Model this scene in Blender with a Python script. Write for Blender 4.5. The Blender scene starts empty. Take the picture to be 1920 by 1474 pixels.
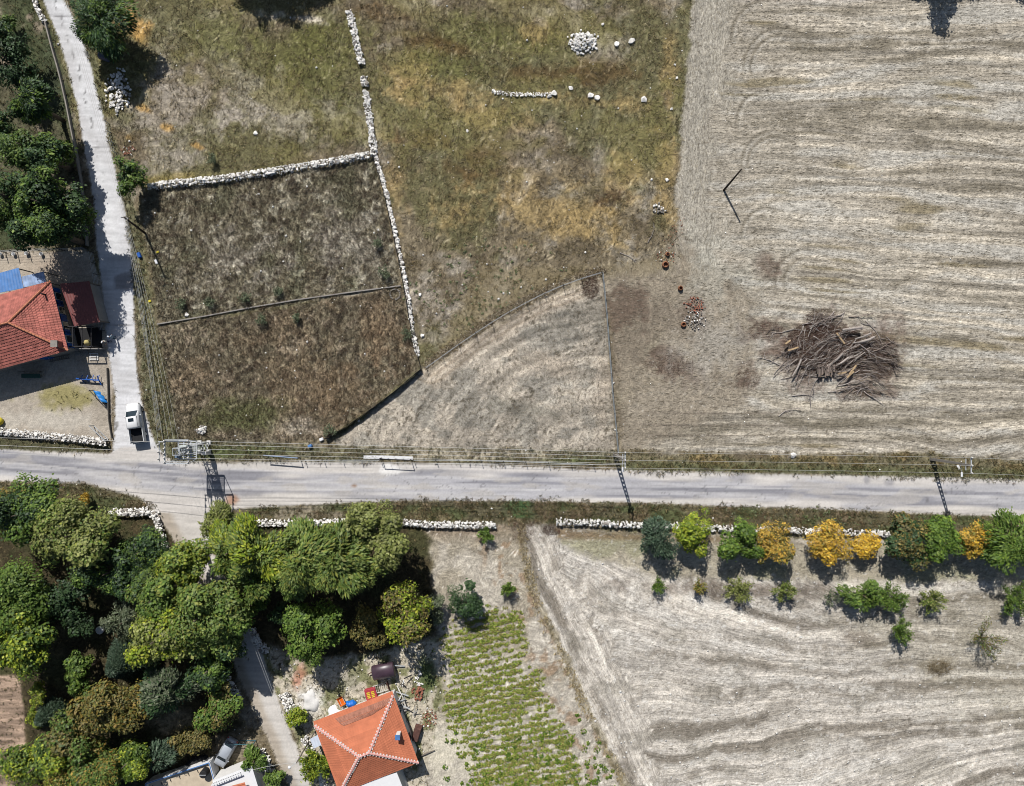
import bpy, bmesh, math, random
import numpy as np
from mathutils import Vector, Matrix
random.seed(7)
# ------------------------------------------------------------------ camera, sky, sun
S = bpy.context.scene
COL = S.collection
PXM = 14.0            # photograph pixels per metre on the ground
CAMH = 94.0           # height of the drone
cam_d = bpy.data.cameras.new('camera'); cam = bpy.data.objects.new('camera', cam_d); COL.objects.link(cam)
cam.location = (0, 0, CAMH); cam.rotation_euler = (0, 0, 0)
cam_d.sensor_fit = 'HORIZONTAL'; cam_d.sensor_width = 36.0
cam_d.lens = 36.0 * CAMH / (1920 / PXM)
cam_d.clip_start = 1.0; cam_d.clip_end = 3000.0
S.camera = cam
SUN_EL = math.radians(44.0)
SH = Vector((0.28, -0.96, 0)).normalized()          # way the shadows fall on the ground
wd = bpy.data.worlds.new('World'); S.world = wd; wd.use_nodes = True
nt = wd.node_tree; bg = nt.nodes['Background']
sky = nt.nodes.new('ShaderNodeTexSky'); sky.sky_type = 'NISHITA'; sky.sun_disc = False
sky.sun_elevation = SUN_EL; sky.sun_rotation = math.atan2(-SH.x, -SH.y)
nt.links.new(sky.outputs[0], bg.inputs[0]); bg.inputs[1].default_value = 0.06
sun_d = bpy.data.lights.new('sun', 'SUN'); sun_d.energy = 5.0; sun_d.angle = math.radians(0.5); sun_d.color = (1.0, 0.97, 0.93)
sun = bpy.data.objects.new('sun', sun_d); COL.objects.link(sun)
ldir = Vector((SH.x * math.cos(SUN_EL), SH.y * math.cos(SUN_EL), -math.sin(SUN_EL)))
sun.rotation_euler = ldir.to_track_quat('-Z', 'Y').to_euler(); sun.location = (0, 0, 60)
S.view_settings.view_transform = 'Standard'; S.view_settings.look = 'None'
S.view_settings.exposure = 0.45; S.view_settings.gamma = 1.0
GAIN = 1.62           # rough albedo -> picture brightness under this sun and exposure
S.cycles.pixel_filter_type = 'BLACKMAN_HARRIS'; S.cycles.filter_width = 1.0
S.cycles.max_bounces = 5; S.cycles.diffuse_bounces = 2; S.cycles.transparent_max_bounces = 4

# ------------------------------------------------------------------ helpers
def W(px, py, h=0.0):
    """point at height h that stands where the photograph shows pixel (px, py)"""
    k = (CAMH - h) / CAMH / PXM
    return Vector(((px - 960) * k, (737 - py) * k, h))
def G2(px, py):
    return ((px - 960) / PXM, (737 - py) / PXM)
def lin(c):
    """display colour 0..255 -> linear albedo for this exposure"""
    c = np.asarray(c, dtype=np.float64) / 255.0
    return np.where(c <= 0.04045, c / 12.92, ((c + 0.055) / 1.055) ** 2.4) / GAIN
def alb(r, g, b):
    v = lin((r, g, b)); return (float(v[0]), float(v[1]), float(v[2]))

def _hash(ix, iy, seed):
    h = (ix.astype(np.int64) * 374761393 + iy.astype(np.int64) * 668265263 + seed * 2246822519) & 0xFFFFFFFF
    h = ((h ^ (h >> 13)) * 1274126177) & 0xFFFFFFFF
    h = h ^ (h >> 16)
    return (h & 0xFFFFFF).astype(np.float32) / np.float32(0xFFFFFF)
def vn(u, v, seed=0):
    iu = np.floor(u); iv = np.floor(v); fu = (u - iu).astype(np.float32); fv = (v - iv).astype(np.float32)
    iu = iu.astype(np.int64); iv = iv.astype(np.int64)
    fu = fu * fu * (3 - 2 * fu); fv = fv * fv * (3 - 2 * fv)
    a = _hash(iu, iv, seed); b = _hash(iu + 1, iv, seed); c = _hash(iu, iv + 1, seed); d = _hash(iu + 1, iv + 1, seed)
    return (a * (1 - fu) + b * fu) * (1 - fv) + (c * (1 - fu) + d * fu) * fv
def fbm(u, v, seed=0, o=3, g=0.5):
    t = 0; a = 1.0; s = 0
    for i in range(o):
        t = t + a * vn(u * 2 ** i + 17.3 * i, v * 2 ** i - 9.1 * i, seed + 31 * i); s += a; a *= g
    return t / s
def sstep(x, a, b):
    t = np.clip((x - a) / (b - a), 0, 1); return t * t * (3 - 2 * t)

# --- materials
def mat_plain(name, rgb, rough=0.8, var=0.25, scale=3.0, metal=0.0, spec=0.3, bump=0.0, streak=None, rnd=0.0, coords='Object'):
    m = bpy.data.materials.new(name); m.use_nodes = True
    t = m.node_tree; n = t.nodes; L = t.links
    p = n['Principled BSDF']; p.inputs['Roughness'].default_value = rough; p.inputs['Metallic'].default_value = metal
    p.inputs['Specular IOR Level'].default_value = spec
    tc = n.new('ShaderNodeTexCoord'); mp = n.new('ShaderNodeMapping')
    L.new(tc.outputs[coords], mp.inputs[0])
    if streak: mp.inputs['Scale'].default_value = streak
    nz = n.new('ShaderNodeTexNoise'); nz.inputs['Scale'].default_value = scale; nz.inputs['Detail'].default_value = 5.0
    L.new(mp.outputs[0], nz.inputs['Vector'])
    mr = n.new('ShaderNodeMapRange'); mr.inputs[1].default_value = 0.25; mr.inputs[2].default_value = 0.75
    mr.inputs[3].default_value = 1 - var; mr.inputs[4].default_value = 1 + var
    L.new(nz.outputs[0], mr.inputs[0])
    val = mr.outputs[0]
    if rnd:
        oi = n.new('ShaderNodeObjectInfo'); m2 = n.new('ShaderNodeMapRange')
        m2.inputs[3].default_value = 1 - rnd; m2.inputs[4].default_value = 1 + rnd
        L.new(oi.outputs['Random'], m2.inputs[0])
        mm = n.new('ShaderNodeMath'); mm.operation = 'MULTIPLY'; L.new(val, mm.inputs[0]); L.new(m2.outputs[0], mm.inputs[1]); val = mm.outputs[0]
    vm = n.new('ShaderNodeVectorMath'); vm.operation = 'SCALE'; vm.inputs[0].default_value = rgb
    L.new(val, vm.inputs['Scale']); L.new(vm.outputs[0], p.inputs['Base Color'])
    if bump:
        b = n.new('ShaderNodeBump'); b.inputs['Strength'].default_value = bump; b.inputs['Distance'].default_value = 0.05
        L.new(nz.outputs[0], b.inputs['Height']); L.new(b.outputs[0], p.inputs['Normal'])
    return m
def mat_attr(name, rough=0.9, var=0.3, scale=6.0, bump=0.0, trans=0.0, spec=0.15, dist=0.05):
    """colour comes from the mesh's own 'Col' attribute (set where each thing has that colour), grain from noise"""
    m = bpy.data.materials.new(name); m.use_nodes = True
    t = m.node_tree; n = t.nodes; L = t.links
    p = n['Principled BSDF']; p.inputs['Roughness'].default_value = rough; p.inputs['Specular IOR Level'].default_value = spec
    at = n.new('ShaderNodeAttribute'); at.attribute_name = 'Col'
    tc = n.new('ShaderNodeTexCoord')
    nz = n.new('ShaderNodeTexNoise'); nz.inputs['Scale'].default_value = scale; nz.inputs['Detail'].default_value = 3.0; nz.inputs['Roughness'].default_value = 0.65
    L.new(tc.outputs['Object'], nz.inputs['Vector'])
    mr = n.new('ShaderNodeMapRange'); mr.inputs[1].default_value = 0.3; mr.inputs[2].default_value = 0.7
    mr.inputs[3].default_value = 1 - var; mr.inputs[4].default_value = 1 + var
    L.new(nz.outputs[0], mr.inputs[0])
    vm = n.new('ShaderNodeVectorMath'); vm.operation = 'SCALE'
    L.new(at.outputs['Color'], vm.inputs[0]); L.new(mr.outputs[0], vm.inputs['Scale']); L.new(vm.outputs[0], p.inputs['Base Color'])
    if bump:
        b = n.new('ShaderNodeBump'); b.inputs['Strength'].default_value = bump; b.inputs['Distance'].default_value = dist
        L.new(nz.outputs[0], b.inputs['Height']); L.new(b.outputs[0], p.inputs['Normal'])
    if trans:
        tr = n.new('ShaderNodeBsdfTranslucent'); L.new(vm.outputs[0], tr.inputs[0])
        mx = n.new('ShaderNodeMixShader'); mx.inputs[0].default_value = trans
        L.new(p.outputs[0], mx.inputs[1]); L.new(tr.outputs[0], mx.inputs[2])
        L.new(mx.outputs[0], n['Material Output'].inputs[0])
    return m

def mat_ground(name, scale=6.0, bump=0.5, dist=0.05):
    """colour from 'Col'; fine relief and grain run along the furrows or the lie of the grass ('Row' = row coordinates in metres, z = strength)"""
    m = bpy.data.materials.new(name); m.use_nodes = True
    t = m.node_tree; n = t.nodes; L = t.links
    p = n['Principled BSDF']; p.inputs['Roughness'].default_value = 0.95; p.inputs['Specular IOR Level'].default_value = 0.05
    at = n.new('ShaderNodeAttribute'); at.attribute_name = 'Col'
    rw = n.new('ShaderNodeAttribute'); rw.attribute_name = 'Row'
    sp = n.new('ShaderNodeSeparateXYZ'); cb = n.new('ShaderNodeCombineXYZ')
    L.new(rw.outputs['Vector'], sp.inputs[0]); L.new(sp.outputs[0], cb.inputs[0]); L.new(sp.outputs[1], cb.inputs[1])
    n1 = n.new('ShaderNodeTexNoise'); n1.noise_dimensions = '2D'; n1.inputs['Scale'].default_value = scale; n1.inputs['Detail'].default_value = 3.0; n1.inputs['Roughness'].default_value = 0.7
    L.new(cb.outputs[0], n1.inputs['Vector'])
    tc = n.new('ShaderNodeTexCoord')
    n2 = n.new('ShaderNodeTexNoise'); n2.noise_dimensions = '2D'; n2.inputs['Scale'].default_value = 4.5; n2.inputs['Detail'].default_value = 3.0; n2.inputs['Roughness'].default_value = 0.75
    L.new(tc.outputs['Object'], n2.inputs['Vector'])
    ad = n.new('ShaderNodeMath'); ad.operation = 'ADD'; L.new(n1.outputs[0], ad.inputs[0]); L.new(n2.outputs[0], ad.inputs[1])
    mr = n.new('ShaderNodeMapRange'); mr.inputs[1].default_value = 0.72; mr.inputs[2].default_value = 1.28; mr.inputs[3].default_value = -1.0; mr.inputs[4].default_value = 1.0
    L.new(ad.outputs[0], mr.inputs[0])
    mu = n.new('ShaderNodeMath'); mu.operation = 'MULTIPLY_ADD'; L.new(mr.outputs[0], mu.inputs[0]); L.new(sp.outputs[2], mu.inputs[1]); mu.inputs[2].default_value = 1.0
    vm = n.new('ShaderNodeVectorMath'); vm.operation = 'SCALE'
    L.new(at.outputs['Color'], vm.inputs[0]); L.new(mu.outputs[0], vm.inputs['Scale']); L.new(vm.outputs[0], p.inputs['Base Color'])
    b = n.new('ShaderNodeBump'); b.inputs['Strength'].default_value = bump; b.inputs['Distance'].default_value = dist
    L.new(ad.outputs[0], b.inputs['Height']); L.new(b.outputs[0], p.inputs['Normal'])
    return m

# --- objects
def link(name, mesh, mat=None, parent=None, loc=(0, 0, 0), rot=(0, 0, 0), scale=(1, 1, 1)):
    o = bpy.data.objects.new(name, mesh); COL.objects.link(o)
    if mat is not None and mesh is not None and len(mesh.materials) == 0: mesh.materials.append(mat)
    o.location = loc; o.rotation_euler = rot; o.scale = scale
    if parent is not None: o.parent = parent
    return o
def tag(o, label=None, cat=None, group=None, kind=None):
    if label: o['label'] = label
    if cat: o['category'] = cat
    if group: o['group'] = group
    if kind: o['kind'] = kind
    return o
def thing(name, label, cat, loc=(0, 0, 0), rz=0.0, group=None):
    o = bpy.data.objects.new(name, None); COL.objects.link(o); o.empty_display_size = 0.3
    o.location = loc; o.rotation_euler = (0, 0, rz)
    return tag(o, label, cat, group)
def np_mesh(name, V, F, colors=None, smooth=False):
    """V (n,3), F (m,k) uniform polygons"""
    me = bpy.data.meshes.new(name); V = np.ascontiguousarray(V, dtype=np.float32); F = np.ascontiguousarray(F, dtype=np.int32)
    k = F.shape[1]; me.vertices.add(len(V)); me.vertices.foreach_set('co', V.ravel())
    me.loops.add(F.size); me.loops.foreach_set('vertex_index', F.ravel())
    me.polygons.add(len(F)); me.polygons.foreach_set('loop_start', np.arange(0, F.size, k, dtype=np.int32))
    me.polygons.foreach_set('loop_total', np.full(len(F), k, dtype=np.int32))
    if smooth: me.polygons.foreach_set('use_smooth', np.ones(len(F), dtype=bool))
    me.update(calc_edges=True)
    if colors is not None:
        at = me.attributes.new('Col', 'FLOAT_COLOR', 'POINT')
        c = np.ones((len(V), 4), dtype=np.float32); c[:, :3] = np.clip(colors, 0.003, 0.9); at.data.foreach_set('color', c.ravel())
    return me
class MB:
    def __init__(s): s.v = []; s.f = []
    def add(s, vs, fs):
        b = len(s.v); s.v += [tuple(v) for v in vs]; s.f += [tuple(i + b for i in f) for f in fs]; return s
    def box(s, c, d, rz=0.0, taper=1.0, M=None):
        x, y, z = d[0] / 2, d[1] / 2, d[2] / 2; cs, sn = math.cos(rz), math.sin(rz); vs = []
        for sz in (-1, 1):
            k = taper if sz > 0 else 1
            for sx, sy in ((-1, -1), (1, -1), (1, 1), (-1, 1)):
                a, b = sx * x * k, sy * y * k
                p = Vector((c[0] + a * cs - b * sn, c[1] + a * sn + b * cs, c[2] + sz * z)); vs.append(M @ p if M else p)
        return s.add(vs, [(3, 2, 1, 0), (4, 5, 6, 7), (0, 1, 5, 4), (1, 2, 6, 5), (2, 3, 7, 6), (3, 0, 4, 7)])
    def bar(s, a, b, w=0.06, d=None, up=(0, 0, 1)):
        a = Vector(a); b = Vector(b); d = d or w; t = (b - a)
        if t.length < 1e-6: return s
        t.normalize(); u = Vector(up)
        if abs(t.dot(u)) > 0.95: u = Vector((1, 0, 0))
        n = t.cross(u).normalized(); m = n.cross(t).normalized(); vs = []
        for p in (a, b):
            for i, j in ((-1, -1), (1, -1), (1, 1), (-1, 1)): vs.append(p + n * (i * w / 2) + m * (j * d / 2))
        return s.add(vs, [(3, 2, 1, 0), (4, 5, 6, 7), (0, 1, 5, 4), (1, 2, 6, 5), (2, 3, 7, 6), (3, 0, 4, 7)])
    def tube(s, pts, radii, n=6, cap=True):
        rings = []; pts = [Vector(p) for p in pts]
        if not hasattr(radii, '__len__'): radii = [radii] * len(pts)
        for i, p in enumerate(pts):
            t = (pts[min(i + 1, len(pts) - 1)] - pts[max(i - 1, 0)]).normalized()
            u = Vector((0, 0, 1)) if abs(t.z) < 0.9 else Vector((1, 0, 0))
            a = t.cross(u).normalized(); b = a.cross(t).normalized()
            rings.append([p + (a * math.cos(2 * math.pi * k / n) + b * math.sin(2 * math.pi * k / n)) * radii[i] for k in range(n)])
        vs = [v for r in rings for v in r]; fs = []
        for i in range(len(pts) - 1):
            for k in range(n):
                fs.append((i * n + k, i * n + (k + 1) % n, (i + 1) * n + (k + 1) % n, (i + 1) * n + k))
        if cap:
            fs.append(tuple(range(n))[::-1]); fs.append(tuple(range((len(pts) - 1) * n, len(pts) * n)))
        return s.add(vs, fs)
    def prism(s, poly, z0, z1):
        n = len(poly); vs = [(p[0], p[1], z0) for p in poly] + [(p[0], p[1], z1) for p in poly]
        return s.add(vs, [tuple(range(n))[::-1], tuple(range(n, 2 * n))] + [(i, (i + 1) % n, n + (i + 1) % n, n + i) for i in range(n)])
    def lathe(s, prof, c=(0, 0, 0), n=12):
        vs = []; fs = []
        for r, z in prof:
            for k in range(n):
                a = 2 * math.pi * k / n; vs.append((c[0] + r * math.cos(a), c[1] + r * math.sin(a), c[2] + z))
        for i in range(len(prof) - 1):
            for k in range(n): fs.append((i * n + k, i * n + (k + 1) % n, (i + 1) * n + (k + 1) % n, (i + 1) * n + k))
        return s.add(vs, fs)
    def mesh(s, name, smooth=False, bevel=0.0):
        me = bpy.data.meshes.new(name); me.from_pydata(s.v, [], s.f)
        bm = bmesh.new(); bm.from_mesh(me); bmesh.ops.recalc_face_normals(bm, faces=bm.faces)
        if bevel: bmesh.ops.bevel(bm, geom=list(bm.edges), offset=bevel, segments=1, affect='EDGES', clamp_overlap=True)
        bm.to_mesh(me); bm.free()
        if smooth: me.polygons.foreach_set('use_smooth', np.ones(len(me.polygons), dtype=bool))
        me.update(); return me
    def build(s, name, mat, parent=None, smooth=False, bevel=0.0, loc=(0, 0, 0), rot=(0, 0, 0)):
        return link(name, s.mesh(name, smooth, bevel), mat, parent, loc, rot)
# ------------------------------------------------------------------ the ground: one surface, split by use
STEP = 0.197
gx = np.arange(-80, 80.01, STEP); gy = np.arange(-64, 64.01, STEP)
NX, NY = len(gx), len(gy)
XX, YY = np.meshgrid(gx, gy)
P = (XX * PXM + 960).astype(np.float32); Q = (737 - YY * PXM).astype(np.float32)   # photograph pixels
cs = 4; CXg = P[::cs, ::cs].astype(np.float64); CYg = Q[::cs, ::cs].astype(np.float64)
def up(a):
    """bilinear resample of a coarse field to the grid"""
    n0, n1 = a.shape
    i = np.minimum(np.arange(NY) / cs, n0 - 1.001); j = np.minimum(np.arange(NX) / cs, n1 - 1.001)
    i0 = i.astype(int); j0 = j.astype(int); fi = (i - i0)[:, None]; fj = (j - j0)[None, :]
    return ((a[i0][:, j0] * (1 - fj) + a[i0][:, j0 + 1] * fj) * (1 - fi) + (a[i0 + 1][:, j0] * (1 - fj) + a[i0 + 1][:, j0 + 1] * fj) * fi).astype(np.float32)
def sdf(poly):
    d = np.full(CXg.shape, 1e9); ins = np.zeros(CXg.shape, bool); n = len(poly)
    for k in range(n):
        x0, y0 = poly[k]; x1, y1 = poly[(k + 1) % n]; dx, dy = x1 - x0, y1 - y0
        t = np.clip(((CXg - x0) * dx + (CYg - y0) * dy) / (dx * dx + dy * dy + 1e-9), 0, 1)
        d = np.minimum(d, (CXg - x0 - t * dx) ** 2 + (CYg - y0 - t * dy) ** 2)
        c = ((y0 > CYg) != (y1 > CYg))
        with np.errstate(divide='ignore', invalid='ignore'):
            ins ^= c & (CXg < (x1 - x0) * (CYg - y0) / (y1 - y0 + 1e-12) + x0)
    return up(np.where(ins, 1, -1) * np.sqrt(d))
def ldist(path):
    d = np.full(CXg.shape, 1e9)
    for (x0, y0), (x1, y1) in zip(path[:-1], path[1:]):
        dx, dy = x1 - x0, y1 - y0
        t = np.clip(((CXg - x0) * dx + (CYg - y0) * dy) / (dx * dx + dy * dy + 1e-9), 0, 1)
        d = np.minimum(d, (CXg - x0 - t * dx) ** 2 + (CYg - y0 - t * dy) ** 2)
    return up(np.sqrt(d))
# noise fields (pixel units)
nA = fbm(P / 170, Q / 170, 1, 3); nB = fbm(P / 60, Q / 60, 2, 3); nC = fbm(P / 22, Q / 22, 3, 3); nD = fbm(P / 8, Q / 8, 4, 2); nE = vn(P / 3.2, Q / 3.2, 5); nF = vn(P / 3.0, Q / 3.0, 6)
wu = P + 20 * (vn(P / 19, Q / 19, 7) - .5) + 10 * (nC - .5); wv = Q + 20 * (vn(P / 19, Q / 19, 8) - .5) + 10 * (nB - .5)
hair1 = vn(wu / 2.7, wv / 7.5, 9); hair2 = vn(wu / 7.5, wv / 2.7, 10)
hsel = sstep(vn(P / 16, Q / 16, 11), .4, .6); hair = .5 + .8 * ((hair1 * hsel + hair2 * (1 - hsel)) - .5)
def blob(x, y, rx, ry=None, rot=0.0, amp=.35):
    amp *= 1.7
    ry = ry or rx; c, s = math.cos(rot), math.sin(rot)
    a = ((P - x) * c + (Q - y) * s) / rx; b = (-(P - x) * s + (Q - y) * c) / ry
    return sstep(np.sqrt(a * a + b * b) + amp * 1.6 * (nB - .5) + amp * 1.4 * (nC - .5) + amp * .9 * (nD - .5), 1.35, .25)
def m(poly, soft=5, amp=8, nz=None):
    return sstep(sdf(poly) + amp * 2 * ((nC if nz is None else nz) - .5) + amp * .6 * (nE - .5), -soft, soft)
C3 = lambda *c: np.array(c, dtype=np.float32)
DISP = np.zeros(P.shape + (3,), dtype=np.float32)      # display-space target colour
def lay(c, w):
    global DISP
    w = np.clip(w, 0, 1)[..., None]; DISP = DISP * (1 - w) + np.asarray(c, dtype=np.float32) * w
def tone(f, w=1.0):
    global DISP
    f = 1 + (np.asarray(f) - 1) * w; DISP = DISP * (f[..., None] if f.ndim == 2 else f)
Z = np.zeros(P.shape, dtype=np.float32)
REG = np.zeros(P.shape, dtype=np.int8)                 # 0 pasture
names = ['pasture']
def region(name, w):
    names.append(name); REG[w > .5] = len(names) - 1
ONE = np.ones(P.shape, np.float32)
# ---- pasture, the base
lay(C3(118, 106, 84), ONE)
lay(C3(96, 84, 64), sstep(nB, .50, .72) * .55)
lay(C3(150, 142, 128), sstep(fbm(P / 45, Q / 45, 21), .55, .72) * .65)
lay(C3(98, 96, 60), sstep(nA + .25 * (nC - .5), .52, .66) * .7)
for x, y, rx, ry, r in ((560, 110, 130, 75, 0), (640, 60, 80, 50, 0), (820, 120, 130, 40, .1), (900, 60, 120, 50, 0), (1010, 70, 60, 45, 0), (420, 60, 70, 50, 0), (620, 200, 70, 40, 0)):
    lay(C3(98, 97, 52), blob(x, y, rx, ry, r) * .75)
for x, y, rx, ry, r in ((760, 135, 60, 25, 0), (860, 175, 110, 26, .1), (920, 220, 100, 26, .2), (1030, 390, 110, 50, .3), (980, 330, 90, 40, 0), (1100, 430, 80, 35, 0), (1110, 190, 120, 18, .1), (860, 395, 60, 40, 0), (1255, 130, 18, 90, 0), (1245, 340, 20, 80, 0), (1180, 330, 40, 60, 0), (740, 330, 30, 70, 0), (1000, 60, 40, 26, 0)):
    lay(C3(158, 133, 84), blob(x, y, rx, ry, r, .6) * .68)
for x, y, rx, ry, r in ((860, 95, 50, 14, .2), (790, 75, 45, 20, .3), (720, 30, 55, 14, .1), (690, 15, 40, 10, 0), (1000, 140, 80, 20, 0), (800, 260, 60, 26, 0), (900, 300, 80, 40, 0), (1150, 370, 40, 10, -.3), (1120, 140, 60, 30, 0)):
    lay(C3(86, 64, 38), blob(x, y, rx, ry, r, .5) * .62)
for x, y, rx, ry, r in ((310, 130, 46, 50, 0), (330, 220, 60, 90, .3), (470, 180, 60, 50, 0), (1000, 300, 60, 50, 0), (830, 590, 60, 60, 0), (900, 540, 80, 40, 0), (990, 20, 60, 18, 0), (1140, 85, 50, 22, 0), (560, 230, 100, 40, 0), (310, 305, 40, 30, 0)):
    lay(C3(158, 148, 134), blob(x, y, rx, ry, r, .6) * .6)
for x, y, rx, ry in ((270, 202, 13, 8), (242, 258, 15, 9), (318, 240, 12, 6), (366, 272, 12, 5), (235, 30, 22, 16), (265, 60, 18, 26)):
    lay(C3(196, 150, 78), blob(x, y, rx, ry, .3, .5) * .8)
lay(C3(156, 136, 72), blob(320, 335, 70, 10, -.12) * .6)
lay(C3(196, 184, 166), blob(545, 32, 60, 9, .1, .5) * .9)
tone(.62 + .5 * hair + .26 * nE)
lay(C3(128, 120, 66), sstep(fbm(P / 110, Q / 60, 22) + .3 * (nC - .5), .50, .66) * .45 * sstep(Q, 420, 250))
# strong straw flecks and dark flecks
lay(C3(205, 190, 155), sstep(hair1, .80, .95) * .40); lay(C3(52, 44, 34), sstep(hair2, .80, .95) * .5)
Z += .10 * (nC - .5) + .09 * (hair - .5) + .05 * (nD - .5)
DISP *= 1.12
# ---- two walled weedy plots
plotA = [(262, 360), (500, 330), (702, 296), (752, 532), (520, 575), (298, 606)]
plotB = [(298, 610), (520, 580), (752, 537), (788, 690), (700, 762), (612, 824), (330, 826)]
wA = m(plotA, 4, 5); wB = m(plotB, 4, 5)
lay(C3(112, 104, 82), wA * .95); lay(C3(112, 102, 80), wB * .95)
k1 = fbm(P / 16, Q / 16, 31); k2 = fbm(P / 9, Q / 9, 32)
lay(C3(164, 156, 132), wA * sstep(k1, .56, .70) * .8); lay(C3(150, 132, 108), wB * sstep(k1, .52, .68) * .6)
lay(C3(62, 54, 44), (wA + wB) * sstep(k2, .55, .72) * .8)
lay(C3(84, 86, 60), wA * sstep(nB, .55, .7) * .45)
for x, y, r in ((700, 600, 60), (720, 640, 50), (560, 700, 120), (650, 740, 60), (360, 700, 50)):
    lay(C3(128, 104, 76), wB * blob(x, y, r, r, 0, .7) * .42)
lay(C3(84, 88, 50), wB * blob(455, 778, 75, 38) * .85); lay(C3(168, 158, 140), wB * blob(560, 800, 40, 18, 0, .6) * .6)
lay(C3(164, 156, 144), wA * blob(470, 480, 90, 50, 0, .8) * .4); lay(C3(164, 156, 144), wA * blob(640, 450, 70, 70, 0, .8) * .4)
w = wA + wB; tone(.91 + .45 * hair + .28 * nF, w)
Z += w * (.26 * (k1 - .5) + .20 * (k2 - .5) + .08 * (nE - .5))
region('weedy_plot', wA); region('weedy_plot', wB)
# ---- fenced triangle plot beside the road
tri = [(796, 688), (870, 636), (940, 590), (1010, 552), (1070, 526), (1127, 510), (1142, 640), (1158, 852), (1000, 852), (610, 838), (700, 770)]
wT = m(tri, 5, 7)
lay(C3(190, 177, 156), wT)
rowT = np.sqrt((P - 1160) ** 2 * .55 + (Q - 880) ** 2) + 24 * (nA - .5)
lay(C3(152, 146, 132), wT * sstep(fbm(P / 38, Q / 24, 41), .47, .64) * .7)
lay(C3(142, 135, 120), wT * blob(1075, 590, 70, 50, .1) * .7); lay(C3(140, 134, 118), wT * blob(1000, 770, 100, 18, .1) * .6)
lay(C3(212, 194, 168), wT * sstep(ldist([(812, 700), (880, 648), (960, 600), (1040, 560), (1100, 536)]) + 10 * (nC - .5), 32, 10) * 1.0)
for dd_ in (15, 27): lay(C3(160, 140, 114), wT * np.exp(-((ldist([(806, 692), (870, 642), (940, 594), (1010, 556), (1100, 526)]) - dd_ + 6 * (nC - .5)) / 2.4) ** 2) * .6)
lay(C3(188, 170, 146), wT * blob(1130, 740, 22, 90) * .7); lay(C3(186, 168, 144), wT * blob(1040, 690, 90, 26, .3) * .6)
lay(C3(196, 182, 158), wT * sstep(Q, 838, 850) * .7)
st = .6 * vn((rowT + 10 * (nB - .5)) / 5.5, (P - Q) / 70, 42) + .4 * vn(rowT / 14, (P - Q) / 120, 45); tone(.64 + .52 * st + .22 * hair, wT)
lay(C3(84, 74, 58), wT * sstep(vn(P / 4, Q / 4, 43) * (.4 + fbm(P / 30, Q / 30, 44)), .74, .9) * .6)
Z += wT * (.05 * (st - .5) + .08 * (nD - .5) + .05 * (hair - .5)) - wT * .04 * (nC - .5)
region('fenced_plot', wT)
# ---- rough ground and the stubble field on the east
rough = [(1128, 508), (1275, 480), (1268, 380), (1290, 470), (1420, 560), (1400, 760), (1165, 850), (1142, 640)]
stub = [(1302, -80), (1294, 60), (1283, 190), (1266, 370), (1272, 470), (1300, 500), (1250, 620), (1180, 760), (1160, 842), (1400, 850), (1700, 850), (2010, 880), (2010, -80)]
wR = m(rough, 14, 14); wS = m(stub, 4, 8)
lay(C3(178, 166, 145), wS)
v_h = Q + .0 * P - .075 * np.clip(P - 1450, 0, 600) * sstep(Q, 100, 430) * sstep(Q, 830, 640) + 26 * (fbm(P / 240, Q / 90, 50) - .5)
v_h = v_h - 22 * np.exp(-((P - 1790) / 90) ** 2) * sstep(Q, 720, 830)
edge = 1302 - .12 * Q * (Q < 400) - 36 * sstep(Q, 100, 400)
headl = sstep((P - edge) + 90 * (nB - .5) + 60 * (nC - .5), 110, 60) * sstep(Q, 560, 480)
lines = vn(P / 170, v_h / 4.2, 51) * .5 + vn(P / 260, v_h / 9, 52) * .35 + vn(P / 90, v_h / 2.6, 53) * .3
linesv = vn(Q / 170, (P + .1 * Q) / 4.2, 54) * .5 + vn(Q / 260, P / 11, 55) * .3 + vn(Q / 60, P / 2.6, 56) * .3
rr = np.sqrt((P - 1470) ** 2 + (Q - 330) ** 2)
rowk = np.maximum(sstep(P + 110 * (nB - .5) + 40 * (nC - .5), 1360, 1540), sstep(Q, 730, 790)); lines = .5 + (lines - .5) * (.25 + .75 * rowk); linesv = .5 + (linesv - .5) * .45
ln = lines * (1 - headl) + linesv * headl
tone(.58 + .78 * ln, wS)
sw = .5 + .5 * np.sin(v_h / 37 * 6.283 + 9 * (fbm(P / 260, v_h / 50, 63) - .5) * 2); bands = .40 * sw + .60 * vn(P / 380, v_h / 22, 57) + .25 * (nC - .5)
lay(C3(116, 106, 86), wS * (1 - headl) * sstep(bands, .52, .86) * .66 * (.12 + .88 * rowk))
lay(C3(196, 190, 176), wS * (1 - headl) * sstep(1 - bands + .3 * (vn(P / 200, v_h / 9, 58) - .5), .52, .9) * .75)
lay(C3(172, 166, 150), wS * headl * .5); lay(C3(140, 124, 88), wS * sstep(vn(P / 200, v_h / 9, 59) * fbm(P / 120, Q / 60, 60), .42, .60) * .7)
for (x, y, r) in ((1452, 305, 62), (1452, 305, 50), (1515, 530, 62), (1515, 530, 46), (1470, 130, 78), (1470, 130, 64), (1440, 230, 60), (1440, 70, 70), (1440, 440, 50)):
    a = np.sqrt((P - x) ** 2 + (Q - y) ** 2); lay(C3(104, 94, 76), wS * np.exp(-((a - r + 8 * (nB - .5)) / 2.6) ** 2) * sstep(P, x + 60, x - 20) * sstep(Q, y + 30, y - 10) * .5); lay(C3(200, 193, 178), wS * np.exp(-((a - r + 6 + 8 * (nB - .5)) / 2.6) ** 2) * sstep(P, x + 60, x - 20) * sstep(Q, y + 30, y - 10) * .34)
lay(C3(162, 147, 124), wR * .85); lay(C3(132, 117, 98), wR * sstep(nB, .5, .66) * .6)
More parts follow.
